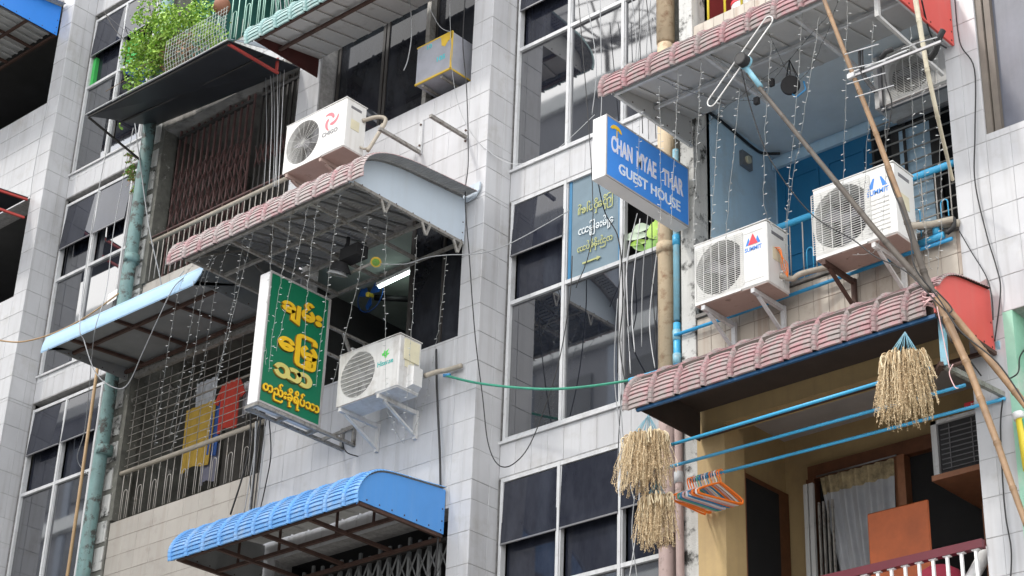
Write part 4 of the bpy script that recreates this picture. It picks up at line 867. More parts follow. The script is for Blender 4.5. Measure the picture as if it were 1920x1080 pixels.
# ============================================================ ochre balcony back wall
WD = mt['wood']
MB().box(-8.64, -6.36, 1.20, 1.295, 7.90, 8.03).build('lintel', WD, B)
MB().box(-8.64, -6.36, 1.27, 1.296, 5.4, 7.90).build('doorway', RD, B)  # dark sheet painted for the shade in the openings
for (a, b) in ((-8.64, -8.56), (-7.76, -7.66), (-6.98, -6.88)): MB().box(a, b, 1.17, 1.268, 5.4, 7.90).build('door_frame', WD if a < -8 else mt['woodl'], B)
MB().box(-8.935, -8.90, .30, 1.28, 5.4, 7.86).build('side_door', WD, B); MB().box(-8.90, -8.86, .50, .58, 5.4, 7.86).build('door_frame', mt['woodl'], B)
MB().box(-8.90, -8.88, .6, 1.1, 5.4, 7.8).build('side_doorway', RD, B)  # dark sheet in place of a shaded side opening
s = thing('curtain', (-8.15, 1.1, 5.4), 'grey net curtain with patterned top drawn to one side in the ochre balcony doorway', 'curtain')
m = MB(); nx = 60; nz = 14; V = []
for j in range(nz+1):
    t = j/nz; zz = 7.86 - 2.2*t; xl = -8.46 + .42*(t**1.2); xr = -7.74 - .0*t
    for i in range(nx+1):
        u = i/nx; V.append((lerp(xl, xr, u), 1.12 + .028*sin(u*34 + 1.5*sin(t*3)) + .012*sin(u*71+t*2), zz + .015*sin(u*34)))
F = [(j*(nx+1)+i, j*(nx+1)+i+1, (j+1)*(nx+1)+i+1, (j+1)*(nx+1)+i) for j in range(nz) for i in range(nx)]
m.add(V, F, 0, True); 
for k in range(nx): m.m[k] = 1
m.build('fabric', [mt['curtain'], mt['curtaint']], s); MB().tube([(-8.5, 1.12, 7.88), (-7.7, 1.12, 7.88)], .008).build('curtain_rod', mt['alug'], s)
s = thing('sliding_door_frame', (-8.5, 1.05, 5.4), 'narrow white door leaf standing ajar left of the net curtain', 'door')
for (a, b) in ((-8.56, -8.52), (-8.505, -8.465)): MB().box(a, b, 1.0, 1.03, 5.4, 7.78).build('stile', mt['zincw'], s)
for i in range(4): MB().box(-8.44+.045*i, -8.425+.045*i, 1.03, 1.05, 5.4, 7.6).build('slat', mt['steel'], s)
p1 = at(1625, 965, y=.45); p2 = at(1735, 940, y=.45)
s = MB().bbox(p1.x, p2.x+.02, .45, .475, 5.6, 7.13, .01).build('board', mt['orangeb']); tag(s, 'orange brown wooden board standing upright behind the maroon rail', 'board')
s = MB(); s.sphere((-6.95, .35, 6.32), .24, 14, 0, (1, .8, .9)); s = s.build('bundle', mt['crimson']); tag(s, 'crimson cloth bundle behind the maroon rail', 'cloth bundle')
s = MB(); s.sphere((-7.05, .25, 6.18), .2, 14, 0, (1.1, .8, .7)); s = s.build('bundle', mt['pinkc']); tag(s, 'pink cloth bundle in front of the crimson one', 'cloth bundle')
s = MB().tube([(-6.62, .1, 6.18), (-6.42, .16, 6.5)], .05, 10).build('paper_roll', mt['signw']); tag(s, 'rolled white printed paper leaning behind the maroon rail', 'paper roll')
# green recess at far right: rolled coloured umbrella
s = thing('rolled_umbrella', (-5.95, -.06, 6.6), 'rolled yellow and green umbrella with white cap by the mint jamb', 'umbrella')
q = at(1908, 775, y=-.06); q2 = at(1932, 880, y=-.06); MB().tube([q, q+Vector((.01,0,-.05))], .045, 10).build('cap', mt['signw'], s)
MB().tube([q+Vector((.01,0,-.05)), q2], [.03, .055], 10).build('canopy', mt['yellowbar'], s); MB().tube([q+Vector((.05,-.01,-.06)), q2+Vector((.05,-.02,-.03))], [.015, .03], 8).build('canopy_fold', mt['greenpl'], s)

# ============================================================ guest house room contents (middle level)
s = thing('fluorescent_lamp', (-13.6, .8, 11.3), 'lit fluorescent tube on the ceiling inside the guest house window', 'lamp')
a = at(711, 538, y=.8); b = at(776, 507, y=.8)
MB().tube([a, b], .018, 10).build('tube', mt['fluoro'], s); MB().beam(a+Vector((-.03,.0,.035)), b+Vector((.03,0,.035)), .05, .04).build('batten', mt['signw'], s)
m = MB(); p_ = [at(655, 500, y=1.6), at(776, 447, y=1.6), at(778, 490, y=1.6), at(668, 545, y=1.6)]; s = thing('lit_wall_panel', (-13.9, 1.6, 11), 'pale greenish partition wall lit by the tube lamp', 'partition')
m.box(-14.6, p_[1].x, 2.6, 2.66, 10.6, 11.46).build('panel', M('pale greenish wall', (.3, .37, .34), .8), s) 
MB().box(-14.6, p_[1].x, 2.55, 2.62, 10.5, 10.6).build('rail', mt['wood'], s)
s = thing('wall_fan', at(697, 555, y=.9), 'blue wall fan hanging inside the guest house window', 'fan'); q = WORLD[s.name]
MB().disc(q, (.2,-1,-.2), .03, .08, 12).build('hub', mt['yellowbar'], s)
fb = M('blue fan blade', (.015, .09, .35), .5); m = MB()
for k in range(3):
    a = 2*pi*k/3+.4; m = MB(); m.prism([q+Vector((.02*cos(a+1.5), -.03, .02*sin(a+1.5))), q+Vector((.16*cos(a+.5), -.05, .16*sin(a+.5))), q+Vector((.19*cos(a), -.03, .19*sin(a))), q+Vector((.14*cos(a-.4), -.02, .14*sin(a-.4)))], (0,.005,0)); m.build('blade', fb, s)
MB().tube([q+Vector((.2*cos(2*pi*i/24), -.02, .2*sin(2*pi*i/24))) for i in range(25)], .006, 4).build('guard_ring', fb, s)
MB().tube([q+Vector((0,.05,0)), q+Vector((.35,.25,-.05))], .035, 8).build('motor', mt['black'], s)
s = thing('work_lamp', at(636, 503, y=-.75), 'black hooded floodlight under the long pink awning', 'lamp'); q = WORLD[s.name]
MB().disc(q+Vector((0,0,.02)), (-.35,.1,-.9), .05, .09, 18, 0, .11).build('reflector', mt['lampglass'], s)
MB().disc(q+Vector((.03,0,.06)), (-.35,.1,-.9), .06, .10, 18, 0, .125).build('hood', mt['blackm'], s); MB().tube([q+Vector((0,0,.1)), q+Vector((.1,0,.25)), q+Vector((.1,0,.32))], .02).build('arm', mt['blackm'], s)
MB().box(q.x+.05, q.x+.3, q.y-.05, q.y+.1, q.z+.05, q.z+.18).build('lamp_box', mt['blackm'], s)
s = thing('round_tag', at(705, 491, y=-.7), 'small orange and green round disc hanging under the long pink awning', 'disc'); q = WORLD[s.name]
MB().disc(q, (.4,-.5,-.8), .055, .008, 20).build('rim', mt['tapey'], s); MB().disc(q+Vector((.003,-.005,-.007)), (.4,-.5,-.8), .038, .004, 20).build('centre', mt['leafd'], s)
MB().tube([q, q+Vector((-.25,.0,.0)), q+Vector((-.45,.05,.04))], .018).build('arm', mt['steel'], s)
s = MB().bbox(-13.7, -13.62, .25, .33, 10.2, 10.32, .01).build('junction_box', mt['signw']); tag(s, 'small white box on the steel truss behind the green sign', 'box')

# ============================================================ clothes on the lower left balcony
def cloth(name, lab, x0, x1, z0, z1, y, mat, taper=0, sleeves=False):
    m = MB(); nx = 14; nz = 10; V = []
    for j in range(nz+1):
        t = j/nz
        for i in range(nx+1):
            u = i/nx; xx = lerp(x0, x1, u) + taper*(u-.5)*t; V.append((xx, y + .02*sin(u*9 + t)*t + .01*sin(u*21), lerp(z1, z0, t) + .02*sin(u*4)*t))
    F = [(j*(nx+1)+i, j*(nx+1)+i+1, (j+1)*(nx+1)+i+1, (j+1)*(nx+1)+i) for j in range(nz) for i in range(nx)]; m.add(V, F, 0, True)
    m.add([(a, b+.008, c) for a, b, c in V], [f[::-1] for f in F], 0, True)
    if sleeves: m.prism([(x0, y, z1), (x0-.12, y, z1-.22), (x0-.05, y, z1-.26), (x0, y, z1-.12)], (0, .01, 0)); m.prism([(x1, y, z1), (x1, y, z1-.12), (x1+.05, y, z1-.26), (x1+.12, y, z1-.22)], (0, .01, 0))
    o = m.build(name, mt[mat]); tag(o, lab, name.replace('_', ' ')); return o
def crng(px0, pz0, px1, pz1, y): a = at(px0, pz0, y=y); b = at(px1, pz1, y=y); return a.x, b.x, b.z, a.z
x_, X_, z_, Z_ = crng(350, 770, 385, 870, .45); cloth('cloth', 'long yellow cloth drying behind the lower left bars', x_, X_+.05, z_, Z_, .45, 'clothy')
x_, X_, z_, Z_ = crng(385, 760, 402, 850, .45); cloth('garment', 'dark blue and grey garment beside the yellow cloth', x_, X_, z_, Z_, .47, 'clothb'); cloth('garment', 'grey blue garment hanging under the blue one', x_-.02, X_, z_-.3, z_+.15, .5, 'clothg')
x_, X_, z_, Z_ = crng(418, 720, 440, 800, .45); cloth('shirt', 'bright red shirt drying behind the lower left bars', x_, X_, z_, Z_, .45, 'clothr', .06, True)
x_, X_, z_, Z_ = crng(370, 720, 400, 765, .7); cloth('cloth', 'white printed cloth hanging behind the yellow one', x_, X_, z_, Z_, .7, 'clothw')
x_, X_, z_, Z_ = crng(452, 715, 470, 770, .5); cloth('cloth', 'pale cloth next to the red shirt', x_, X_, z_, Z_, .55, 'clothw')
s = MB().tube([(-17.1, .46, at(430, 718, y=.46).z), (-14.7, .46, at(430, 718, y=.46).z)], .012).build('clothes_pole', mt['railc']); tag(s, 'pole inside the lower left balcony carrying the drying clothes', 'pole')

# ============================================================ pipes
def pipe(lab, pts, r, mat, n=12, cat='pipe', collars=(), cmat=None, group=None):
    s = thing('pipe', (pts[0][0], pts[0][1], min(p[2] for p in pts)), lab, cat, group)
    MB().tube(pts, r, n).build('run', mt[mat], s)
    for z in collars: MB().tube([(pts[0][0], pts[0][1], z), (pts[0][0], pts[0][1], z+.1)], r*1.18, n).build('collar', mt[cmat or mat], s)
    return s
xa = at(246, 480, y=-.12).x; xb = at(172, 960, y=-.12).x
pipe('thick peeling teal drain pipe beside the lower left balcony', [(xa+.02, -.12, 17.9), (xa, -.12, 13), ((xa+xb)/2, -.12, 11), (xb, -.12, 9), (xb, -.12, 5.5)], .082, 'pipet', 16, collars=(15.5, 12.4, 9.9), cmat='pipet')
x1_ = at(140, 1000, y=-.1).x
pipe('thin brown pipe running close left of the teal drain pipe', [(x1_, -.12, 5.6), (x1_+.01, -.12, 9.2), (x1_+.0, -.12, 11.3)], .02, 'wireb', 8)
xq = at(1249, 300, y=.08).x
pipe('thick cream pipe with rust stains behind the blue sign', [(xq, .08, 15), (xq, .08, 12.2)], .088, 'pipec', 16, collars=(), cmat='pipep')
pipe('thick cream pipe with rust stains behind the guest house sign, lower run', [(xq, .08, 12.18), (xq, .08, 8.3)], .08, 'pipec', 16, collars=(9.9,), cmat='pipec')
pipe('blotchy pink pipe below the dusty pink awning', [(xq+.02, .06, 8.28), (xq+.01, .06, 5)], .08, 'pipep', 16, collars=(7.1,), cmat='rust')
xt = at(1263, 560, y=.12).x
pipe('pale teal pipe squeezed beside the cream pipe', [(xt, .15, 10.2), (xt, .15, 8.3)], .04, 'pipet', 10)
xu = at(1271, 500, y=.02).x
pipe('slim pale blue pipe along the balcony edge', [(xu, .0, 10.9), (xu, .0, 9.15)], .03, 'pipep' if 0 else 'pvcp', 12, collars=(9.9,), cmat='brail')
pipe('bright blue pipe section under the pale blue one', [(xu, .0, 9.12), (xu, .0, 8.55)], .033, 'brail', 12, collars=(8.95, 8.72), cmat='pvcp')
pipe('slim grey pink pipe below the awning by the ochre column', [(xu+.03, -.03, 8.2), (xu+.05, -.03, 5)], .035, 'pipep', 10, collars=(7.6,), cmat='pipeg')
zz = at(1330, 608, y=-.02).z
pipe('thin blue pipe along the beige tiled parapet', [(xu, -.03, zz), (-8.5, -.03, zz+.0), (-6.9, -.03, zz+.02), (-6.4, -.03, zz+.02)], .016, 'pvcb', 8)
s = pipe('short blue pipe with a tee and black elbow by the right pillar', [at(1725, 457, y=-.05), at(1770, 440, y=-.05)], .028, 'brail', 10)
q = at(1756, 440, y=-.05); MB().tube([q, q+Vector((0,0,.09))], .03, 10).build('tee', mt['brail'], s); q = at(1775, 437, y=-.05); MB().tube(spline([q, q+Vector((.06,0,.03)), q+Vector((.07,0,.1)), q+Vector((0,0,.13)), q+Vector((-.06,0,.13))]), .02, 8).build('elbow', mt['black'], s)
s = pipe('grey lagged hose joining the right air conditioner', [at(1722, 425, y=-.03), at(1798, 418, y=-.02)], .03, 'railc', 10)
# green hose between buildings' pipes
hp = [at(800, 700, y=-.06), at(835, 704, y=-.08), at(900, 719, y=-.1), at(1000, 729, y=-.12), at(1080, 727, y=-.15), at(1180, 713, y=-.2), at(1235, 697, y=-.2), at(1262, 690, y=-.1)]
s = thing('garden_hose', hp[1], 'long green hose sagging across the stair window with blue ends', 'hose')
MB().tube(spline(hp[1:-1]), .0125, 8).build('hose_run', mt['hose'], s); MB().tube([hp[1]+Vector((-.02,0,.005)), hp[1]+Vector((.06,0,-.01))], .017, 8).build('end', mt['bluepl'], s); MB().tube(spline(hp[-3:]), .02, 8).build('end', mt['brail'], s)

# ============================================================ drying poles, bamboo, antennas
zp = 7.6
def poleX(lab, pa, pb, r, mat, grp=None):
    s = MB().tube([pa, pb], r, 10).build('drying_pole', mt[mat]); tag(s, lab, 'drying pole', grp); return s
A1 = at(1262, 835, z=zp); A2 = at(1722, 693, z=zp+.0); poleX('outermost of the three blue drying poles, highest in view', (A1.x, (A1.y+A2.y)/2, zp), (A2.x+.08, (A1.y+A2.y)/2, zp), .0135, 'brail')
A1 = at(1250, 877, z=zp); A2 = at(1810, 722, z=zp); poleX('middle of the three blue drying poles', (A1.x, A1.y, zp), (A2.x, A2.y, zp), .0135, 'brail')
A1 = at(1318, 895, y=-.24); A2 = at(1885, 747, y=-.02); yh = A1.y; zh = A1.z; poleX('innermost blue drying pole carrying the clothes hangers', (A1.x-.12, A1.y, zh), tuple(A2), .0135, 'brail')
s = thing('pole_bracket', (-6.2, -.6, 7.55), 'blue steel bracket with dark cross bar holding the ends of the drying poles', 'bracket')
b0 = at(1765, 592, x=-6.16); b1 = at(1772, 686, x=-6.16); b2 = at(1896, 748, x=-6.10)
MB().beam(b0, b1, .05, .03).build('hanger_bar', mt['pvcp'], s); MB().beam(b1, b2, .035, .04).build('cross_arm', mt['steel'], s); MB().beam(b1+Vector((0,-.05,.0)), b1+Vector((-.1,.04,-.02)), .035).build('end_piece', mt['rust'], s)
MB().beam(at(1870, 640, x=-6.11), b2, .03, .02).build('hanger_bar', mt['pvcp'], s); MB().tube([at(1690, 714, y=-.66), at(1812, 678, y=-.66)], .017, 8).build('cross_bar', mt['rust'], s); MB().tube([b2+Vector((-.05,-.05,0)), b2+Vector((.12,.0,.02))], .03, 8).build('cross_bar', mt['bard'], s)
def bamboo(lab, pts, r0, r1, mat, seg=.34):
    P = [Vector(p) for p in pts]; path = []; L = 0
    for i in range(len(P)-1):
        n = max(2, int((P[i+1]-P[i]).length/.05))
        for k in range(n): path.append(P[i].lerp(P[i+1], k/n))
    path.append(P[-1]); r0 *= .82; r1 *= .82; T = sum((path[i+1]-path[i]).length for i in range(len(path)-1)); out = []; rs = []; L = 0; nxt = .2
    sd = rnd.random()*9
    for i, p in enumerate(path):
        L += (p-path[i-1]).length if i else 0; r = lerp(r0, r1, L/T); w = Vector((mn.noise(Vector((L*.9, sd, 0))), mn.noise(Vector((L*.9, 0, sd))), 0))*.012
        if L >= nxt: 
            d = (path[min(i+1, len(path)-1)]-path[i-1]).normalized()
            for (o, k) in ((-.016, .98), (-.007, 1.16), (.0, .92), (.007, 1.2), (.016, 1.0)): out.append(p+w+d*o); rs.append(r*k)
            nxt = L + seg*rnd.uniform(.85, 1.15)
        else: out.append(p+w); rs.append(r)
    s = MB().tube(out, rs, 12).build('bamboo_pole', mt[mat]); tag(s, lab, 'bamboo pole'); return s
J = at(1735, 520, y=-.98)
bamboo('tan bamboo pole leaning from the upper antenna down to the tied joint', [at(1543, -8, y=-1.35), at(1640, 240, y=-1.2), at(1690, 380, y=-1.1)], .020, .027, 'bamboo')
bamboo('grey thick lower half of the leaning antenna pole', [at(1686, 372, y=-1.12), J, at(1790, 640, y=-.95)], .028, .036, 'bambood')
bamboo('grey slim bamboo pole with pale blue tip carrying the loop antenna', [at(1402, 138, y=-1.3), at(1500, 258, y=-1.2), at(1640, 430, y=-1.1), at(1742, 545, y=-1.02)], .020, .03, 'bambood')
s = MB().tube([at(1392, 118, y=-1.31), at(1426, 163, y=-1.28)], .024, 10).build('pole_sleeve', mt['pvcp']); tag(s, 'pale blue plastic sleeve at the top of the slim antenna pole', 'sleeve')
bamboo('cream bamboo pole rising on the right past the small antenna', [at(1714, -8, y=-1.25), at(1738, 130, y=-1.1), at(1756, 210, y=-.95), at(1786, 335, y=-.25)], .026, .016, 'bambooc')
bamboo('tan bamboo pole slanting down across the right tiled pillar', [at(1756, 560, y=-.98), at(1815, 690, y=-.95), at(1870, 830, y=-.95), at(1928, 990, y=-.95)], .036, .026, 'bamboo')
bamboo('brown bamboo pole running from the tied joint past the pole bracket', [at(1750, 548, y=-.86), at(1820, 630, y=-.8), at(1880, 705, y=-.75), at(1935, 775, y=-.72)], .038, .03, 'bamboo', .4)
s = MB(); 
for k in range(4): q = J + Vector((.03, -.01, -.16-.025*k)); s.tube([q + Vector((.05*cos(a), .05*sin(a), .02*sin(a*2+k))) for a in [2*pi*i/10 for i in range(11)]], .006, 5)
s.tube(spline([at(1757, 575, y=-1.02), at(1768, 630, y=-1.0), at(1780, 690, y=-1.0)]), .004, 5); s.tube(spline([at(1787, 683, y=-1.0), at(1780, 700, y=-1.0), at(1790, 725, y=-1.0), at(1797, 728, y=-1.0)]), .004, 5)
s = s.build('string_lashing', mt['pinkl']); tag(s, 'pale string lashing around the bamboo pole joint', 'string'); s['kind'] = 'stuff'
# loop antenna
s = thing('loop_antenna', at(1395, 112, y=-1.33), 'long white loop antenna with round black centre on the slim bamboo pole', 'antenna')
pa = at(1335, 190, y=-1.33); pb = at(1440, 40, y=-1.33); d = (pb-pa).normalized(); n = Vector((d.z, 0, -d.x)); hw = .045; P = []
for k in range(9): a = pi*k/8; P.append(pb + n*hw*cos(a) + d*hw*sin(a))
for k in range(9): a = pi*k/8; P.append(pa - n*hw*cos(a) - d*hw*sin(a))
MB().tube(P + [P[0]], .006, 6).build('loop', mt['white'], s)
q = at(1394, 114, y=-1.34); MB().disc(q + Vector((0, -.05, 0)), (0, 1, 0), .055, .07, 22).build('centre_box', mt['blackm'], s); MB().disc(q+Vector((0,.02,0)), (0, 1, 0), .06, .02, 22).build('back_cap', mt['pvcp'], s); MB().disc(q+Vector((0,-.052,0)), (0, 1, 0), .046, .004, 22).build('front_ring', mt['black'], s)
# yagi antenna
s = thing('yagi_antenna', at(1680, 110, y=-1.3), 'small yagi antenna with black curved reflector and pale rods in front of the hanging unit', 'antenna')
ya = -1.28; a = at(1600, 143, y=ya); b = at(1765, 78, y=ya-.0); MB().beam(a, b, .02, .02).build('boom', mt['alug'], s)
MB().tube(spline([at(1592, 138, y=ya+.02), at(1640, 120, y=ya), at(1700, 95, y=ya)]), .009, 6).build('rod', mt['alum'], s)
for (x0_, y0_, x1_, y1_) in ((1584, 102, 1647, 83), (1588, 158, 1660, 137), (1604, 182, 1676, 160), (1586, 131, 1660, 114), (1708, 84, 1757, 70), (1690, 92, 1716, 83)): MB().tube([at(x0_, y0_, y=ya-.06), at(x1_, y1_, y=ya-.06)], .0048, 6).build('rod', mt['alum'], s)
MB().tube(spline([at(1612, 92, y=ya-.05), at(1612, 115, y=ya-.02), at(1617, 140, y=ya), at(1630, 160, y=ya-.02), at(1640, 172, y=ya-.05)]), .012, 6).build('reflector', mt['blackm'], s); MB().tube(spline([at(1617, 92, y=ya-.05), at(1618, 118, y=ya-.02), at(1622, 140, y=ya), at(1636, 160, y=ya-.02), at(1644, 172, y=ya-.05)]), .007, 6).build('reflector', mt['blackm'], s)
q = at(1661, 102, y=ya); MB().tube([q+Vector((-.05,0,-.02)), q+Vector((0,0,.02)), q+Vector((.06,0,.02))], .02, 8).build('feed_box', mt['blackm'], s); q = at(1597, 143, y=ya); MB().box(q.x-.03, q.x+.03, ya-.02, ya+.02, q.z-.02, q.z+.02).build('clamp', mt['alum'], s)
q = at(1748, 82, y=ya+.1); MB().tube(spline([q+Vector((-.08,.1,-.05)), q+Vector((0,.05,-.03)), q+Vector((.06,0,.02)), q+Vector((.1,0,.08))]), .025, 8).build('mount', mt['blackm'], s)
s = thing('antenna_bracket', at(1645, 30, y=-1.0), 'white square steel arm reaching down to the right under the upper awning', 'bracket'); MB().beam(at(1644, -5, y=-1.0), at(1646, 32, y=-1.0), .036).build('upright', mt['zincw'], s); MB().beam(at(1646, 30, y=-1.0), at(1768, 140, x=-6.3), .028).build('arm', mt['zincw'], s)
# hanging black tray
s = thing('hanging_lamp', at(1482, 160, y=-.6), 'black round hanging fitting with blue holder under the upper awning', 'hanging fitting'); q = WORLD[s.name]
MB().disc(q, (.35,-1,-.45), .085, .03, 24, 0, .075).build('dish', mt['blackm'], s)
MB().tube([q+Vector((.0,.02,-.07)), q+Vector((.03,.03,-.12)), q+Vector((.13,.03,-.08)), q+Vector((.12,.02,.0))], .009, 6).build('holder', mt['bluepl'], s)
tp = at(1480, 112, y=-.62)
for k in range(8): MB().tube([tp, q+Vector((.075*cos(k*pi/4), .02+.03*sin(k*2.1), .05+.03*sin(k*pi/4)))], .0028, 4).build('string', mt['black'], s)
for (px, py) in ((1448, 156), (1420, 190)):
    q = at(px, py, y=-.65); s = MB().bbox(q.x-.025, q.x+.025, -.68, -.64, q.z-.035, q.z+.035, .006).build('light_controller', mt['blackm']); tag(s, 'small black controller box on fairy light cables, ' + ('upper right of two' if px > 1430 else 'lower left of two'), 'controller', 'fairy light controllers')

# ------------------------------------------------ hangers
s = None; cols_ = ['orange','orange','orange','pinkl','greenpl','bluepl','pinkl','lilac','bluepl','orange','pinkl','signw','orange','orange']; nms = ['orange','orange','orange','pink','green','blue','pink','lilac','blue','orange','pink','white','orange','orange']
ORD = 'first second third fourth fifth sixth seventh eighth ninth tenth eleventh twelfth thirteenth fourteenth'.split(); hx0 = at(1292, 903, y=yh).x; hx1 = at(1352, 893, y=yh).x
for i in range(14):
    x = lerp(hx0, hx1, i/13); h = thing('clothes_hanger', (x, yh, zh), nms[i] + ' plastic hanger, ' + ORD[i] + ' from the left in the hanging bunch', 'hanger', 'plastic hangers bunched on the innermost pole')
    a = .06 + .26*(i/13) + rnd.uniform(-.08, .08); sw = rnd.uniform(-.05, .05); cx_ = sin(a)
    def hp_(u, v): return (x + u*cx_ + v*sw, yh + u*cos(a), zh + v)
    MB().tube(spline([hp_(.02,-.01), hp_(.022,.012), hp_(0,.026), hp_(-.022,.01), hp_(-.02,-.02), hp_(0,-.06), hp_(0,-.085)], 4), .0055, 6).build('hook', mt[cols_[i]], h)
    W2 = .215; MB().tube(spline([hp_(0,-.085), hp_(-.08,-.12), hp_(-W2+.01,-.185), hp_(-W2,-.21), hp_(-W2+.02,-.225), hp_(0,-.225), hp_(W2-.02,-.225), hp_(W2,-.21), hp_(W2-.01,-.185), hp_(.08,-.12), hp_(0,-.085)], 5), .0085, 6).build('frame', mt[cols_[i]], h)
# ------------------------------------------------ rice sheaves
def sheaf(lab, top, c, r, h, n, seed):
    q = random.Random(seed); top = Vector(top); c = Vector(c); s = thing('rice_sheaf', c - Vector((0,0,h)), lab, 'rice sheaf', 'sheaves of dried rice hung from the awnings')
    st = MB()
    for k in range(16): a = 2*pi*k/16; st.tube([top, c + Vector((r*.75*cos(a), r*.5*sin(a), q.uniform(-.01,.03)))], .0028, 4)
    st.build('string', mt['pvcp'], s)
    a_ = MB(); gr = MB()
    for k in range(n):
        a = q.uniform(0, 2*pi); rr = r*math.sqrt(q.random())*.95; p = c + Vector((rr*cos(a), rr*sin(a)*.75, 0))
        out = Vector((cos(a), sin(a)*.8, 0)); L = h*(1.04 - .55*q.random()**1.5)*(1 - .18*(rr/r)**2); sp = q.uniform(.1, .55)*r*(.3+rr/r); P = [p + Vector((0,0,-.03)), p + Vector((0,0,.02)) + out*.01]
        for j in range(1, 8):
            t = j/7; P.append(p + out*(.02 + sp*(t**.8)) + Vector((q.gauss(0,.0048), q.gauss(0,.0048), .02 - L*t)))
        a_.tube(P, [.0024]*2 + [.0022]*3 + [.0015]*4, 3, sm=False, caps=False, mi=q.choice((0, 1, 1)))
        for j in range(int(40*L/.3)):
            t = q.uniform(.16, 1)**.8; i = min(int(1 + t*7), 7); f = 1 + t*7 - i; b = P[i].lerp(P[min(i+1, 8)], min(max(f, 0), 1)); d = Vector((q.gauss(0, .5), q.gauss(0, .5), -1)).normalized()*.0105; e = Vector((q.gauss(0,1), q.gauss(0,1), 0)).normalized()*.0033
            b = b + e*1.2; gr.add([b-e*.6, b+d*.5+e, b+d, b+d*.5-e*1.1], [(0,1,2,3)], q.choice((0, 0, 1)))
    for k in range(int(n*.45)):     # folded straw heads at the tie
        a = q.uniform(0, 2*pi); rr = r*q.uniform(.3, .95); p = c + Vector((rr*cos(a), rr*sin(a)*.75, q.uniform(-.03, .015))); o = Vector((cos(a), sin(a), 0))*q.uniform(.01, .035); a_.tube(spline([p, p+o+Vector((0,0,.025)), p+o*1.8+Vector((0,0,0)), p+o*1.6+Vector((q.gauss(0,.01),0,-.07))], 3), .006, 4, sm=False, mi=q.choice((0, 0, 1)))
    o = a_.build('stalks', [mt['straw'], mt['strawd']], s); o['kind'] = 'stuff'; o = gr.build('grain', [mt['grain'], mt['strawd']], s); o['kind'] = 'stuff'
    if 1:
        co = MB(); co.tube([c+Vector((0,0,0)), c-Vector((0,0,h*.4)), c-Vector((0,0,h*.8))], [r*.4, r*.45, r*.15], 12).build('core', mt['strawd'], s)
y_ = -.85
def rise(px, py0, py1, y): a = at(px, py0, y=y); b = at(px, py1, y=y); return a, a.z-b.z
c, h = rise(1210, 822, 925, y_); sheaf('large tan rice sheaf hanging from the left end of the pink awning', at(1216, 778, y=y_), c, .175, h+.03, 270, 1)
c, h = rise(1229, 938, 1030, -.72); sheaf('smaller rice sheaf hanging just below the large left one', at(1232, 900, y=-.72), c, .125, h+.02, 190, 2)
c, h = rise(1694, 672, 795, y_-.06); sheaf('rice sheaf hanging alone under the right half of the pink awning', at(1697, 622, y=y_-.06), c, .165, h+.04, 270, 3)

# ============================================================ fairy lights
def fairy(lab, pts, mat='fwire', grp='fairy light strands hanging from the awnings', sp=.075, tag_=True):
    P = spline(pts, 8); q = rnd; L = 0; out = []; bl = MB(); nx = .03
    for i, p in enumerate(P):
        out.append(p + Vector((q.gauss(0,.0045), q.gauss(0,.0045), 0)))
        if i:
            a = P[i-1]; d = (p-a).length; 
            while L + d > nx:
                b = a.lerp(p, (nx-L)/d); an = q.uniform(0, 2*pi); dd = Vector((cos(an), sin(an)*.6, q.uniform(-.2, .45))).normalized(); bl.beam(b, b+dd*.012, .0035); bl.beam(b+dd*.012, b+dd*.030, .0048, .0048, 1); nx += sp*q.uniform(.75, 1.3)
            L += d
    s = thing('fairy_light_strand', out[0], lab, 'fairy lights', grp)
    MB().tube(out, .0017, 4, caps=False).build('wire', mt[mat], s); o = bl.build('bulbs', [mt[mat], mt['bulb']], s); o['kind'] = 'stuff'; return s
LA = [ # (px,py,y) control points of strands under the long pink awning
 [(377,482,-1.55),(337,540,-1.3),(305,720,-1.0),(290,835,-.8)], [(402,477,-1.55),(370,545,-1.3),(342,700,-1.0),(318,820,-.8)], [(405,480,-1.5),(383,540,-1.35),(355,720,-1.0),(320,850,-.8)],
 [(429,454,-1.55),(405,540,-1.3),(385,660,-1.0),(362,750,-.8)], [(458,443,-1.55),(442,540,-1.3),(410,700,-1.0),(385,830,-.8)], [(477,429,-1.55),(450,530,-1.4),(415,680,-1.2),(392,760,-1.0)],
 [(513,410,-1.55),(507,500,-1.5),(500,600,-1.45),(498,684,-1.4)], [(547,396,-1.55),(533,490,-1.5),(515,600,-1.45),(503,697,-1.4)], [(580,380,-1.55),(555,490,-1.5),(535,580,-1.45),(518,658,-1.4)],
 [(597,363,-1.55),(578,520,-1.45),(572,620,-1.4),(570,717,-1.35)], [(640,346,-1.55),(620,490,-1.35),(604,620,-1.2),(592,725,-1.1)], [(692,405,-1.2),(672,520,-1.1),(642,650,-1.0),(622,725,-.9)],
 [(725,400,-1.05),(722,520,-.9),(725,743,-.65),(738,800,-.5),(757,832,-.3)], [(782,440,-.65),(775,560,-.62),(766,720,-.6),(757,832,-.3)], [(837,480,-.25),(826,590,-.2),(816,655,-.1),(800,740,-.08),(770,825,-.1)]]
names = ['far left','second from the left','third from the left','fourth from the left','fifth from the left','sixth from the left','just left of the green sign','crossing the left edge of the green sign','crossing the green sign by its left letters','crossing the middle of the green sign','at the right edge of the green sign','between green sign and leaf emblem unit','in front of the leaf emblem unit','over the side of the leaf emblem unit','nearest the pillar']
for k, L_ in enumerate(LA): fairy('pale fairy light strand under the long awning, ' + names[k], [at(a, b, y=c) for a, b, c in L_])
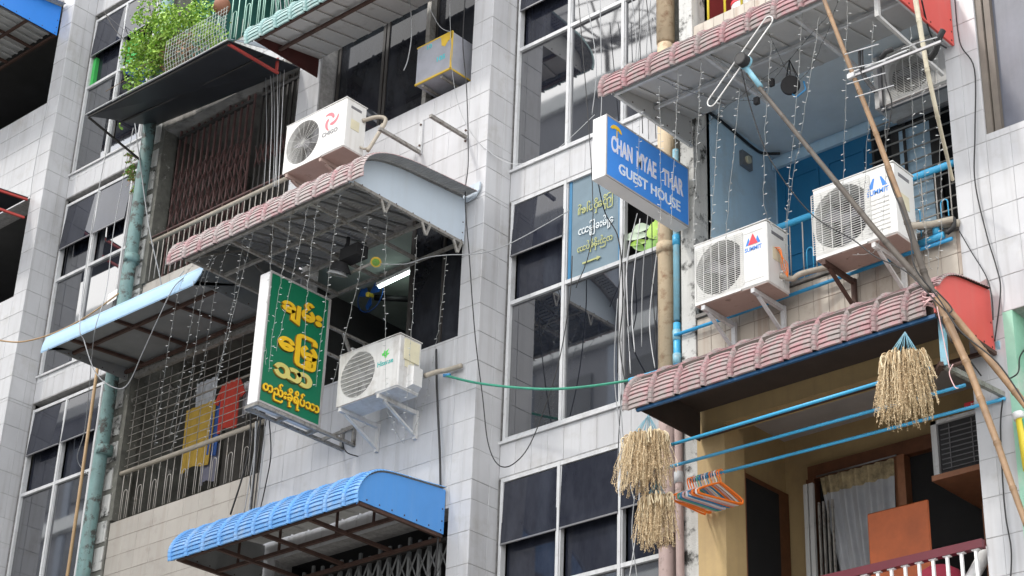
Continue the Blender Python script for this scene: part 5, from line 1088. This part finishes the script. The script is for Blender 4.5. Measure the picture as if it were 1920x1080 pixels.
LB = [[(1200,205,-1.1),(1196,350,-1.05)],[(1237,160,-1.1),(1238,400,-1.1),(1225,450,-1.0)],[(1272,125,-1.1),(1266,260,-1.15),(1258,420,-1.2)],[(1315,105,-1.1),(1306,300,-1.1),(1298,465,-1.1)],[(1352,175,-.9),(1340,330,-.9),(1332,468,-.75)],[(1387,165,-.9),(1372,320,-.85),(1359,455,-.65)],
 [(1446,75,-1.1),(1438,200,-1.0),(1432,372,-.8),(1448,430,-.55)],[(1506,0,-1.1),(1492,200,-1.0),(1475,400,-.7),(1470,540,-.45)],[(1537,30,-1.1),(1510,200,-1.0),(1484,350,-.7),(1474,450,-.5)],[(1590,0,-1.1),(1586,150,-1.0),(1580,390,-.6),(1578,460,-.52)],[(1637,40,-1.1),(1630,200,-.9),(1620,360,-.55)],[(1661,160,-.8),(1660,300,-.6),(1656,415,-.52),(1640,470,-.5),(1600,478,-.5)],
 [(1706,50,-1.0),(1712,250,-.7),(1732,420,-.3),(1745,505,-.15)],[(1727,125,-.8),(1735,300,-.5),(1738,430,-.2),(1742,500,-.12)],[(1757,85,-.7),(1763,300,-.3),(1766,400,-.15),(1757,515,-.1)]]
nb = ['far left beside the blue sign','crossing the middle of the blue sign','crossing the right end of the blue sign','first right of the blue sign','second right of the blue sign','third right of the blue sign','behind the loop antenna','between the two front air conditioners','beside the tan bamboo pole','over the fan of the blue peak unit','left of the hanging unit','over the peak emblem','right of the cream bamboo pole','second from the right pillar','nearest the right pillar']
for k, L_ in enumerate(LB): fairy('pale fairy light strand under the upper awning, ' + nb[k], [at(a, b, y=c) for a, b, c in L_])
LC = [[(1222,140,-1.15),(1290,172,-.9),(1360,187,-.7),(1420,188,-.65)],[(1330,100,-1.1),(1400,150,-.9),(1446,152,-.7)],[(1420,190,-.65),(1480,112,-.62),(1560,20,-1.1)],[(1440,60,-1.1),(1478,140,-.6)],[(1500,150,-.6),(1530,110,-.9),(1572,0,-1.1)],[(1290,275,-.3),(1350,210,-.6),(1480,112,-.62)]]
nc = ['sagging left across the ceiling','rib edge to controller','rising past the round fitting','dropping to the round fitting','right of the round fitting','crossing behind the loop antenna']
for k, L_ in enumerate(LC): fairy('dark fairy light cable below the upper awning, ' + nc[k], [at(a, b, y=c) for a, b, c in L_], 'fwired', 'dark fairy light cables under the upper awning', .09)

# ============================================================ cables
def cable(lab, pts, r=.006, mat='wireg', grp=None, cat='cable'):
    P = spline([at(*p[:2], y=p[2]) for p in pts], 7); s = MB().tube(P, r, 6, caps=True).build('cable', mt[mat]); tag(s, lab, cat, grp); return s
cable('black cable hanging in a loop from the pillar to the window sill', [(872,0,-.1),(868,80,-.1),(875,170,-.1),(878,300,-.1),(872,370,-.12),(880,480,-.1),(886,570,-.1),(893,650,-.1),(905,745,-.1),(915,830,-.1),(935,872,-.05),(965,868,.1),(1000,820,.2),(1045,690,.25),(1068,560,.28),(1073,480,.3)], .0055, 'black')
cable('grey cable dropping beside the wrapped window air conditioner', [(768,-5,-.3),(772,60,-.3),(765,110,-.3),(757,132,-.3)], .006, 'wireg')
cable('thin cable from the ceiling to the wrapped air conditioner', [(805,15,-.3),(825,50,-.2),(845,60,-.16)], .004, 'wireg')
cable('thin pale cable crossing the wrapped air conditioner and the pillar', [(843,0,-.2),(845,70,-.18),(850,150,-.1),(868,220,-.05),(905,275,-.03),(960,305,.3)], .003, 'wireg')
cable('black cable down the tiles right of the leaf emblem unit', [(818,655,-.05),(819,720,-.05),(822,790,-.05),(825,860,-.05),(826,925,-.03)], .011, 'black')
cable('black cable over the blue end sheet', [(826,915,-.05),(822,1000,-.05),(815,1085,-.05)], .011, 'black')
cable('pale cable stretched from the awning strap across the pillar', [(712,495,-.7),(760,495,-.6),(800,483,-.5),(840,478,-.4),(900,475,-.2),(960,455,.1),(1068,395,.3)], .005, 'wireg')
cable('thin white cable across the upper stair window', [(905,275,-.03),(960,307,.2),(1030,290,.3),(1115,215,.3)], .003, 'wirew')
cable('long grey cable looping left to right below the shallow awning', [(215,200,.1),(170,440,-.2),(150,600,-1.2),(158,640,-1.2),(180,700,-1.1),(215,727,-1.0),(240,720,-.9),(268,660,-1.0),(300,590,-1.15),(325,540,-1.15),(345,520,-1.1)], .006, 'wireg')
cable('second grey cable hanging over the blue fascia', [(250,240,.2),(215,420,.0),(200,540,-1.0),(180,610,-1.15),(173,660,-.9),(160,800,-.3),(145,860,.1),(165,890,.2)], .005, 'wireg')
cable('pale cable down the teal drain pipe to the beige parapet', [(245,170,-.22),(262,300,-.22),(280,430,-.22),(300,520,-.1),(305,560,-.05)], .007, 'wireg')
cable('thin cable from the beige parapet up to the awning corner', [(170,625,-.3),(240,590,-.1),(300,560,-.05),(345,508,-.5)], .004, 'wireg')
cable('tan cable rising from the left frame edge to the drain pipe', [(-10,637,-.8),(40,641,-.7),(100,625,-.5),(160,595,-.3),(223,550,-.2)], .010, 'wireb')
cable('dark cable over the left stair window frame', [(195,20,.2),(215,55,.2),(250,90,.1)], .006, 'bard'); cable('dark wire crossing the top left window', [(200,28,.2),(255,75,.0),(285,95,-.1)], .004, 'black')
cable('thin grey cable down the white left wall', [(90,190,-.05),(75,260,-.05),(62,330,-.05),(57,370,-.05)], .005, 'wireg')
cable('black power cable down the right tiled pillar', [(1790,-5,-.03),(1800,80,-.03),(1827,130,-.03),(1828,250,-.03),(1828,340,-.03),(1850,440,-.03),(1868,500,-.03),(1876,545,-.03),(1865,640,-.04)], .006, 'black')
cable('lower black cable along the right tiled pillar', [(1880,750,-.05),(1876,800,-.03),(1880,900,-.03),(1886,970,-.03),(1896,1030,-.03),(1895,1085,-.03)], .006, 'black')
cable('black cable from the pipe elbow to the coral awning', [(1797,430,-.05),(1820,470,-.05),(1850,520,-.05),(1860,560,-.1),(1862,600,-.1)], .005, 'black')
cable('black cable dropping along the slim antenna pole', [(1390,130,-1.34),(1410,210,-1.2),(1445,300,-1.1),(1520,400,-.9),(1600,450,-.85),(1640,480,-.9),(1700,510,-1.05),(1745,555,-1.05),(1790,600,-1.0)], .0055, 'black')
cable('dark cable following the leaning antenna pole', [(1655,115,-1.28),(1662,160,-1.25),(1672,200,-1.2),(1658,290,-1.15),(1672,350,-1.15),(1705,430,-1.15),(1715,500,-1.15),(1760,560,-1.05),(1800,620,-1.0),(1870,680,-.95),(1925,760,-.9)], .006, 'black')
cable('cable beside the bamboo joint reaching the awning end', [(1755,545,-1.0),(1785,580,-.95),(1765,600,-1.0),(1800,650,-.9),(1840,705,-.8)], .006, 'black')
cable('black cable from the pole bracket into the mint green recess', [(1880,715,-.7),(1908,700,-.4),(1912,670,-.1),(1925,650,.2)], .006, 'black')
cable('black cable over the coral red panel edge', [(1728,0,-.6),(1740,50,-.4),(1752,75,-.3),(1775,90,-.2)], .008, 'black')
cable('thin black cable under the blue sign past the window notice', [(1122,345,-.1),(1135,400,.2),(1160,450,.3),(1168,560,.3),(1162,640,.3),(1172,720,.1)], .006, 'black')
# bundles of vertical cables on the stair window beside the pipes
vb = [(1085,0,1112,400,1080,540),(1100,0,1118,120,1110,215),(1125,0,1128,190,1120,260),(1198,0,1200,80,1205,250),(1206,0,1195,150,1212,220),(1220,0,1212,100,1216,260),(1212,0,1224,120,1230,260),(1185,0,1193,90,1180,200),(1235,60,1222,40,1225,200)]
for k, (a,b,c,d,e,f) in enumerate(vb): cable('thin cable in the upper bundle on the stair window', [(a,b,.15),(c,d,.15),(e,f,.15)], .0045, 'wireg' if k % 3 else 'black', 'upper bundle of thin cables')
vc = [(1195,400,1178,480,1165,640),(1170,440,1160,560,1158,700),(1200,410,1185,560,1190,660),(1215,400,1205,520,1203,650),(1222,400,1225,560,1235,680),(1190,420,1175,500,1182,700),(1158,560,1152,700,1165,830),(1168,540,1180,640,1175,760),(1232,470,1218,600,1228,690),(1160,700,1172,860,1190,940),(1165,740,1160,860,1180,900),(1200,900,1195,980,1180,1085),(1190,930,1185,1000,1195,1085)]
for k, (a,b,c,d,e,f) in enumerate(vc): cable('thin cable in the lower bundle on the stair window', [(a,b,.12),(c,d,.12),(e,f,.12)], .0045, ('wireg','black','wirew')[k % 3], 'lower bundle of thin cables')
vd = [(485,760,478,840,458,960),(492,755,480,860,470,965),(488,770,470,850,472,960),(480,790,476,880,465,970),(500,780,485,880,475,965),(470,760,466,850,432,965),(498,800,488,900,480,960)]
for k, (a,b,c,d,e,f) in enumerate(vd): cable('dark cable in the bundle at the beige and white tile seam', [(a,b,-.1),(c,d,-.06),(e,f,-.05)], (.006,.010)[k % 2], 'black' if k % 3 else 'wireg', 'bundle of cables at the tile seam')
cable('black cable hanging from the green sign frame', [(505,790,-.8),(508,850,-.3),(500,900,-.06),(488,955,-.05)], .007, 'black'); cable('short black cable under the leaf emblem unit', [(642,830,-.3),(650,848,-.15),(672,856,-.05)], .006, 'black')
ve = [(505,120,510,200,505,345),(512,110,515,240,512,350),(520,100,520,230,515,350),(528,90,522,220,518,350),(535,95,528,230,522,350),(498,130,500,250,495,350)]
for k, (a,b,c,d,e,f) in enumerate(ve): cable('thin cable in the bundle left of the pink swirl unit', [(a,b,-.12),(c,d,-.12),(e,f,-.12)], .004, 'wireg' if k % 2 else 'wirew', 'bundle of cables left of the pink swirl unit')
for k, px in enumerate((516, 525, 533, 540)): cable('thin cable before the green rail', [(px,-5,-.2),(px+2,30,-.2),(px-2,75,-.2)], .004, 'wireg', 'cables before the green rail')

# ============================================================ plants
def leafcloud(mb, centre, rad, n, size, q, drop=0):
    centre = Vector(centre)
    for i in range(n):
        v = Vector((q.gauss(0,1), q.gauss(0,1), q.gauss(0,1))).normalized()*(q.random()**.45); p = centre + Vector((v.x*rad[0], v.y*rad[1], v.z*rad[2]))
        if mn.noise(p*4.5) < -.12: continue
        a = Vector((q.gauss(0,1), q.gauss(0,1), q.gauss(0,.6))).normalized(); b = a.orthogonal().normalized(); b = (b + a.cross(b)*q.uniform(-1,1)).normalized(); s_ = size*q.uniform(.5, 1.35)
        mb.add([p, p+a*s_*.35+b*s_*.42, p+a*s_*.8+b*s_*.3+Vector((0,0,-s_*.1)), p+a*s_+Vector((0,0,-s_*.15)), p+a*s_*.8-b*s_*.3, p+a*s_*.35-b*s_*.42], [(0,1,2,3),(0,3,4,5)], q.choice((0,0,0,1)))
q = random.Random(5)
s = thing('balcony_plant', (-17.2, -.3, 15.0), 'lush bright green trailing plant spilling over the wire basket at top left', 'plant')
m = MB()
for (px, py, y, rx, ry, rz, n) in ((345,45,-.35,.55,.3,.28,1500),(290,70,-.35,.42,.3,.3,1300),(262,110,-.35,.30,.25,.32,900),(258,150,-.35,.16,.2,.3,420),(300,25,-.3,.4,.3,.22,500),(240,195,-.35,.12,.12,.14,170),(395,60,-.3,.3,.2,.18,500),(228,238,-.3,.03,.05,.05,22),(300,110,-.3,.3,.2,.22,500),(255,30,-.3,.12,.1,.14,60)):
    leafcloud(m, at(px, py, y=y), (rx, ry, rz), int(n*1.45), .035, q)
o = m.build('foliage', [mt['leaf'], mt['leafd']], s); o['kind'] = 'stuff'
m = MB()
for (px, py, rx, rz, n) in ((345,95,.5,.18,350),(300,90,.25,.16,150)): leafcloud(m, at(px, py, y=-.25), (rx,.2,rz), n, .035, q)
o = m.build('dry_leaves', [mt['leafdry'], mt['stem']], s); o['kind'] = 'stuff'
for k in range(46):
    p = at(q.uniform(270,410), q.uniform(70,130), y=-.25); d = Vector((q.gauss(-.1,.25), q.gauss(-.05,.1), q.gauss(0,.18))); MB().tube(spline([p, p+d*.5+Vector((0,0,q.gauss(0,.05))), p+d]), .0045, 4, caps=False).build('stem', mt['stem'], s)
s = thing('wire_basket', (-16.6, -.4, 15.0), 'galvanised wire mesh basket holding the trailing plant outside the green rail', 'basket')
c0 = at(308, 78, y=-.45); z_lo = at(375, 115, y=-.45).z; z_hi = z_lo + .62; xa = at(312, 130, y=-.45).x; xb = at(428, 70, y=-.45).x
g_ = []
for i in range(int((xb-xa)/.052)+1): x = xa + .052*i; MB().tube([(x, -.42, z_lo), (x, -.5, z_lo+.28), (x, -.5, z_hi-.05)], .0028, 4, caps=False).build('wire', mt['meshw'], s)
for i in range(11): z = z_lo + .055*i; yy = lerp(-.42, -.5, min(i/5, 1)); MB().tube([(xa, yy, z), (xb, yy, z)], .0028, 4, caps=False).build('wire', mt['meshw'], s)
for i in range(6): MB().tube([(xb, -.42+.08*i, z_lo), (xb, -.42+.08*i, z_lo+.5)], .0028, 4).build('wire', mt['meshw'], s)
MB().box(xa, xb, -.42, -.02, z_lo-.01, z_lo).build('tray', mt['zincd'], s)
s = MB(); qq = at(416, 12, y=-.2); s.sphere(qq, .11, 14, 0, (1, 1, 1.15)); s = s.build('clay_pot', mt['clay']); tag(s, 'brown clay pot hanging behind the green rail at the top edge', 'pot')
# small weeds growing on the drain pipe
s = thing('wall_weed', at(248, 330, y=-.1), 'thin feathery weed growing out beside the teal drain pipe', 'weed'); m = MB()
for k in range(26):
    p = at(q.uniform(246,256), q.uniform(285,360), y=-.12); d = Vector((q.gauss(-.05,.05), q.gauss(-.03,.05), q.uniform(-.12,.06))); P = spline([p, p+d*.6+Vector((0,0,.03)), p+d]); m.tube(P, .0025, 3, mi=1)
    for z in P: leafcloud(m, z, (.02,.02,.02), 4, .018, q)
o = m.build('foliage', [mt['leafd'], mt['leafdry']], s); o['kind'] = 'stuff'
# pot plant inside the open pane of the stair window
s = thing('window_plant', at(1215, 460, y=.5), 'broad leaved green plant in the open pane behind the blue sign', 'plant')
def bigleaf(a, b, w_, mat):
    a = Vector(a); b = Vector(b); d = b-a; n = d.cross(Vector((0,1,0))).normalized()*w_; m = MB(); L_ = []; R_ = []; C_ = []
    for i in range(7): t = i/6; k = sin(pi*min(t*.92+.04, 1))**.8; c = a+d*t+Vector((0,-.02*sin(pi*t),0)); C_.append(c+Vector((0,.01,0))); L_.append(c+n*k); R_.append(c-n*k)
    V = C_+L_+R_; m.add(V, [(i,i+1,7+i+1,7+i) for i in range(6)]+[(i+1,i,14+i,14+i+1) for i in range(6)], 0, True); m.build('leaf', mt[mat], s)
for (x0_, y0_, x1_, y1_, w_, mm) in ((1218,425,1185,432,.05,'leafp'),(1216,440,1168,447,.045,'leafp'),(1225,415,1237,445,.11,'leaf'),(1222,440,1236,475,.12,'leafd'),(1216,452,1180,460,.03,'leaf'),(1210,470,1185,455,.04,'leafd'),(1228,460,1215,490,.08,'leafd')): bigleaf(at(x0_, y0_, y=.45), at(x1_, y1_, y=.43), w_, mm)
MB().tube([at(1220, 490, y=.47), at(1221, 430, y=.47)], .008).build('stem', mt['stem'], s)
# white rag on the window ledge, left column
s = MB().hexa([tuple(at(200,572,y=.3)),tuple(at(218,560,y=.3)),tuple(at(218,560,y=.36)),tuple(at(200,572,y=.36)),tuple(at(203,552,y=.3)),tuple(at(221,541,y=.3)),tuple(at(221,541,y=.36)),tuple(at(203,552,y=.36))]).build('box', mt['signw']); tag(s, 'small white box on the stair window beside the drain pipe', 'box')

# ============================================================ the other side of the street
O = thing('opposite_building', (-40, -17.5, 0), 'grey building across the street, seen only mirrored in the stair windows', 'building')
MB().box(-75, -19, -28, -17.5, -.1, 27.6).build('wall', mt['opp'], O); MB().box(-19, 25, -28, -17.5, -.1, 5.5).build('wall', mt['oppb'], O)  # second box: unseen low wing, kept low so sun reaches the street
for z in frange(3.2, 26, 3.05):
    if z < 25:
        for x in frange(-74, -20, 2.6): MB().box(x, x+1.7, -17.56, -17.44, z, z+1.6).build('window', mt['oppw'], O)
        MB().box(-75, -19, -18.2, -17.3, z-.85, z-.45).build('ledge', mt['ceilw'], O)
        for x in frange(-74.4, -20, 2.6): MB().box(x, x+.3, -17.7, -17.42, z-.4, z+2.1).build('fin', mt['oppb'], O)
MB().box(-75, -19, -17.9, -17.35, 27.6, 28.0).build('roof_edge', mt['ceilw'], O); MB().box(-48, -36, -26, -20.5, 27.6, 31.5).build('stair_head', mt['oppb'], O)
s = thing('satellite_dish', (-25.8, -18.2, 27.6), 'large mesh satellite dish on the roof across the street, mirrored in the stair window', 'satellite dish')
dc = Vector((-25.8, -18.2, 29.7)); ax = Vector((.35, .75, .55)).normalized(); u = ax.orthogonal().normalized(); v = ax.cross(u)
for k in range(16):
    a = 2*pi*k/16; d = u*cos(a)+v*sin(a); MB().tube([dc + d*1.9*t + ax*.5*t*t for t in (0, .25, .5, .75, 1)], .035, 5).build('rib', mt['bard'], s)
for t in (.5, .75, 1): MB().tube([dc + (u*cos(2*pi*k/32)+v*sin(2*pi*k/32))*1.9*t + ax*.5*t*t for k in range(33)], .02, 5).build('ring', mt['bard'], s)
MB().tube([dc, Vector((-25.8, -18.4, 27.6))], .07, 8).build('mast', mt['bard'], s)
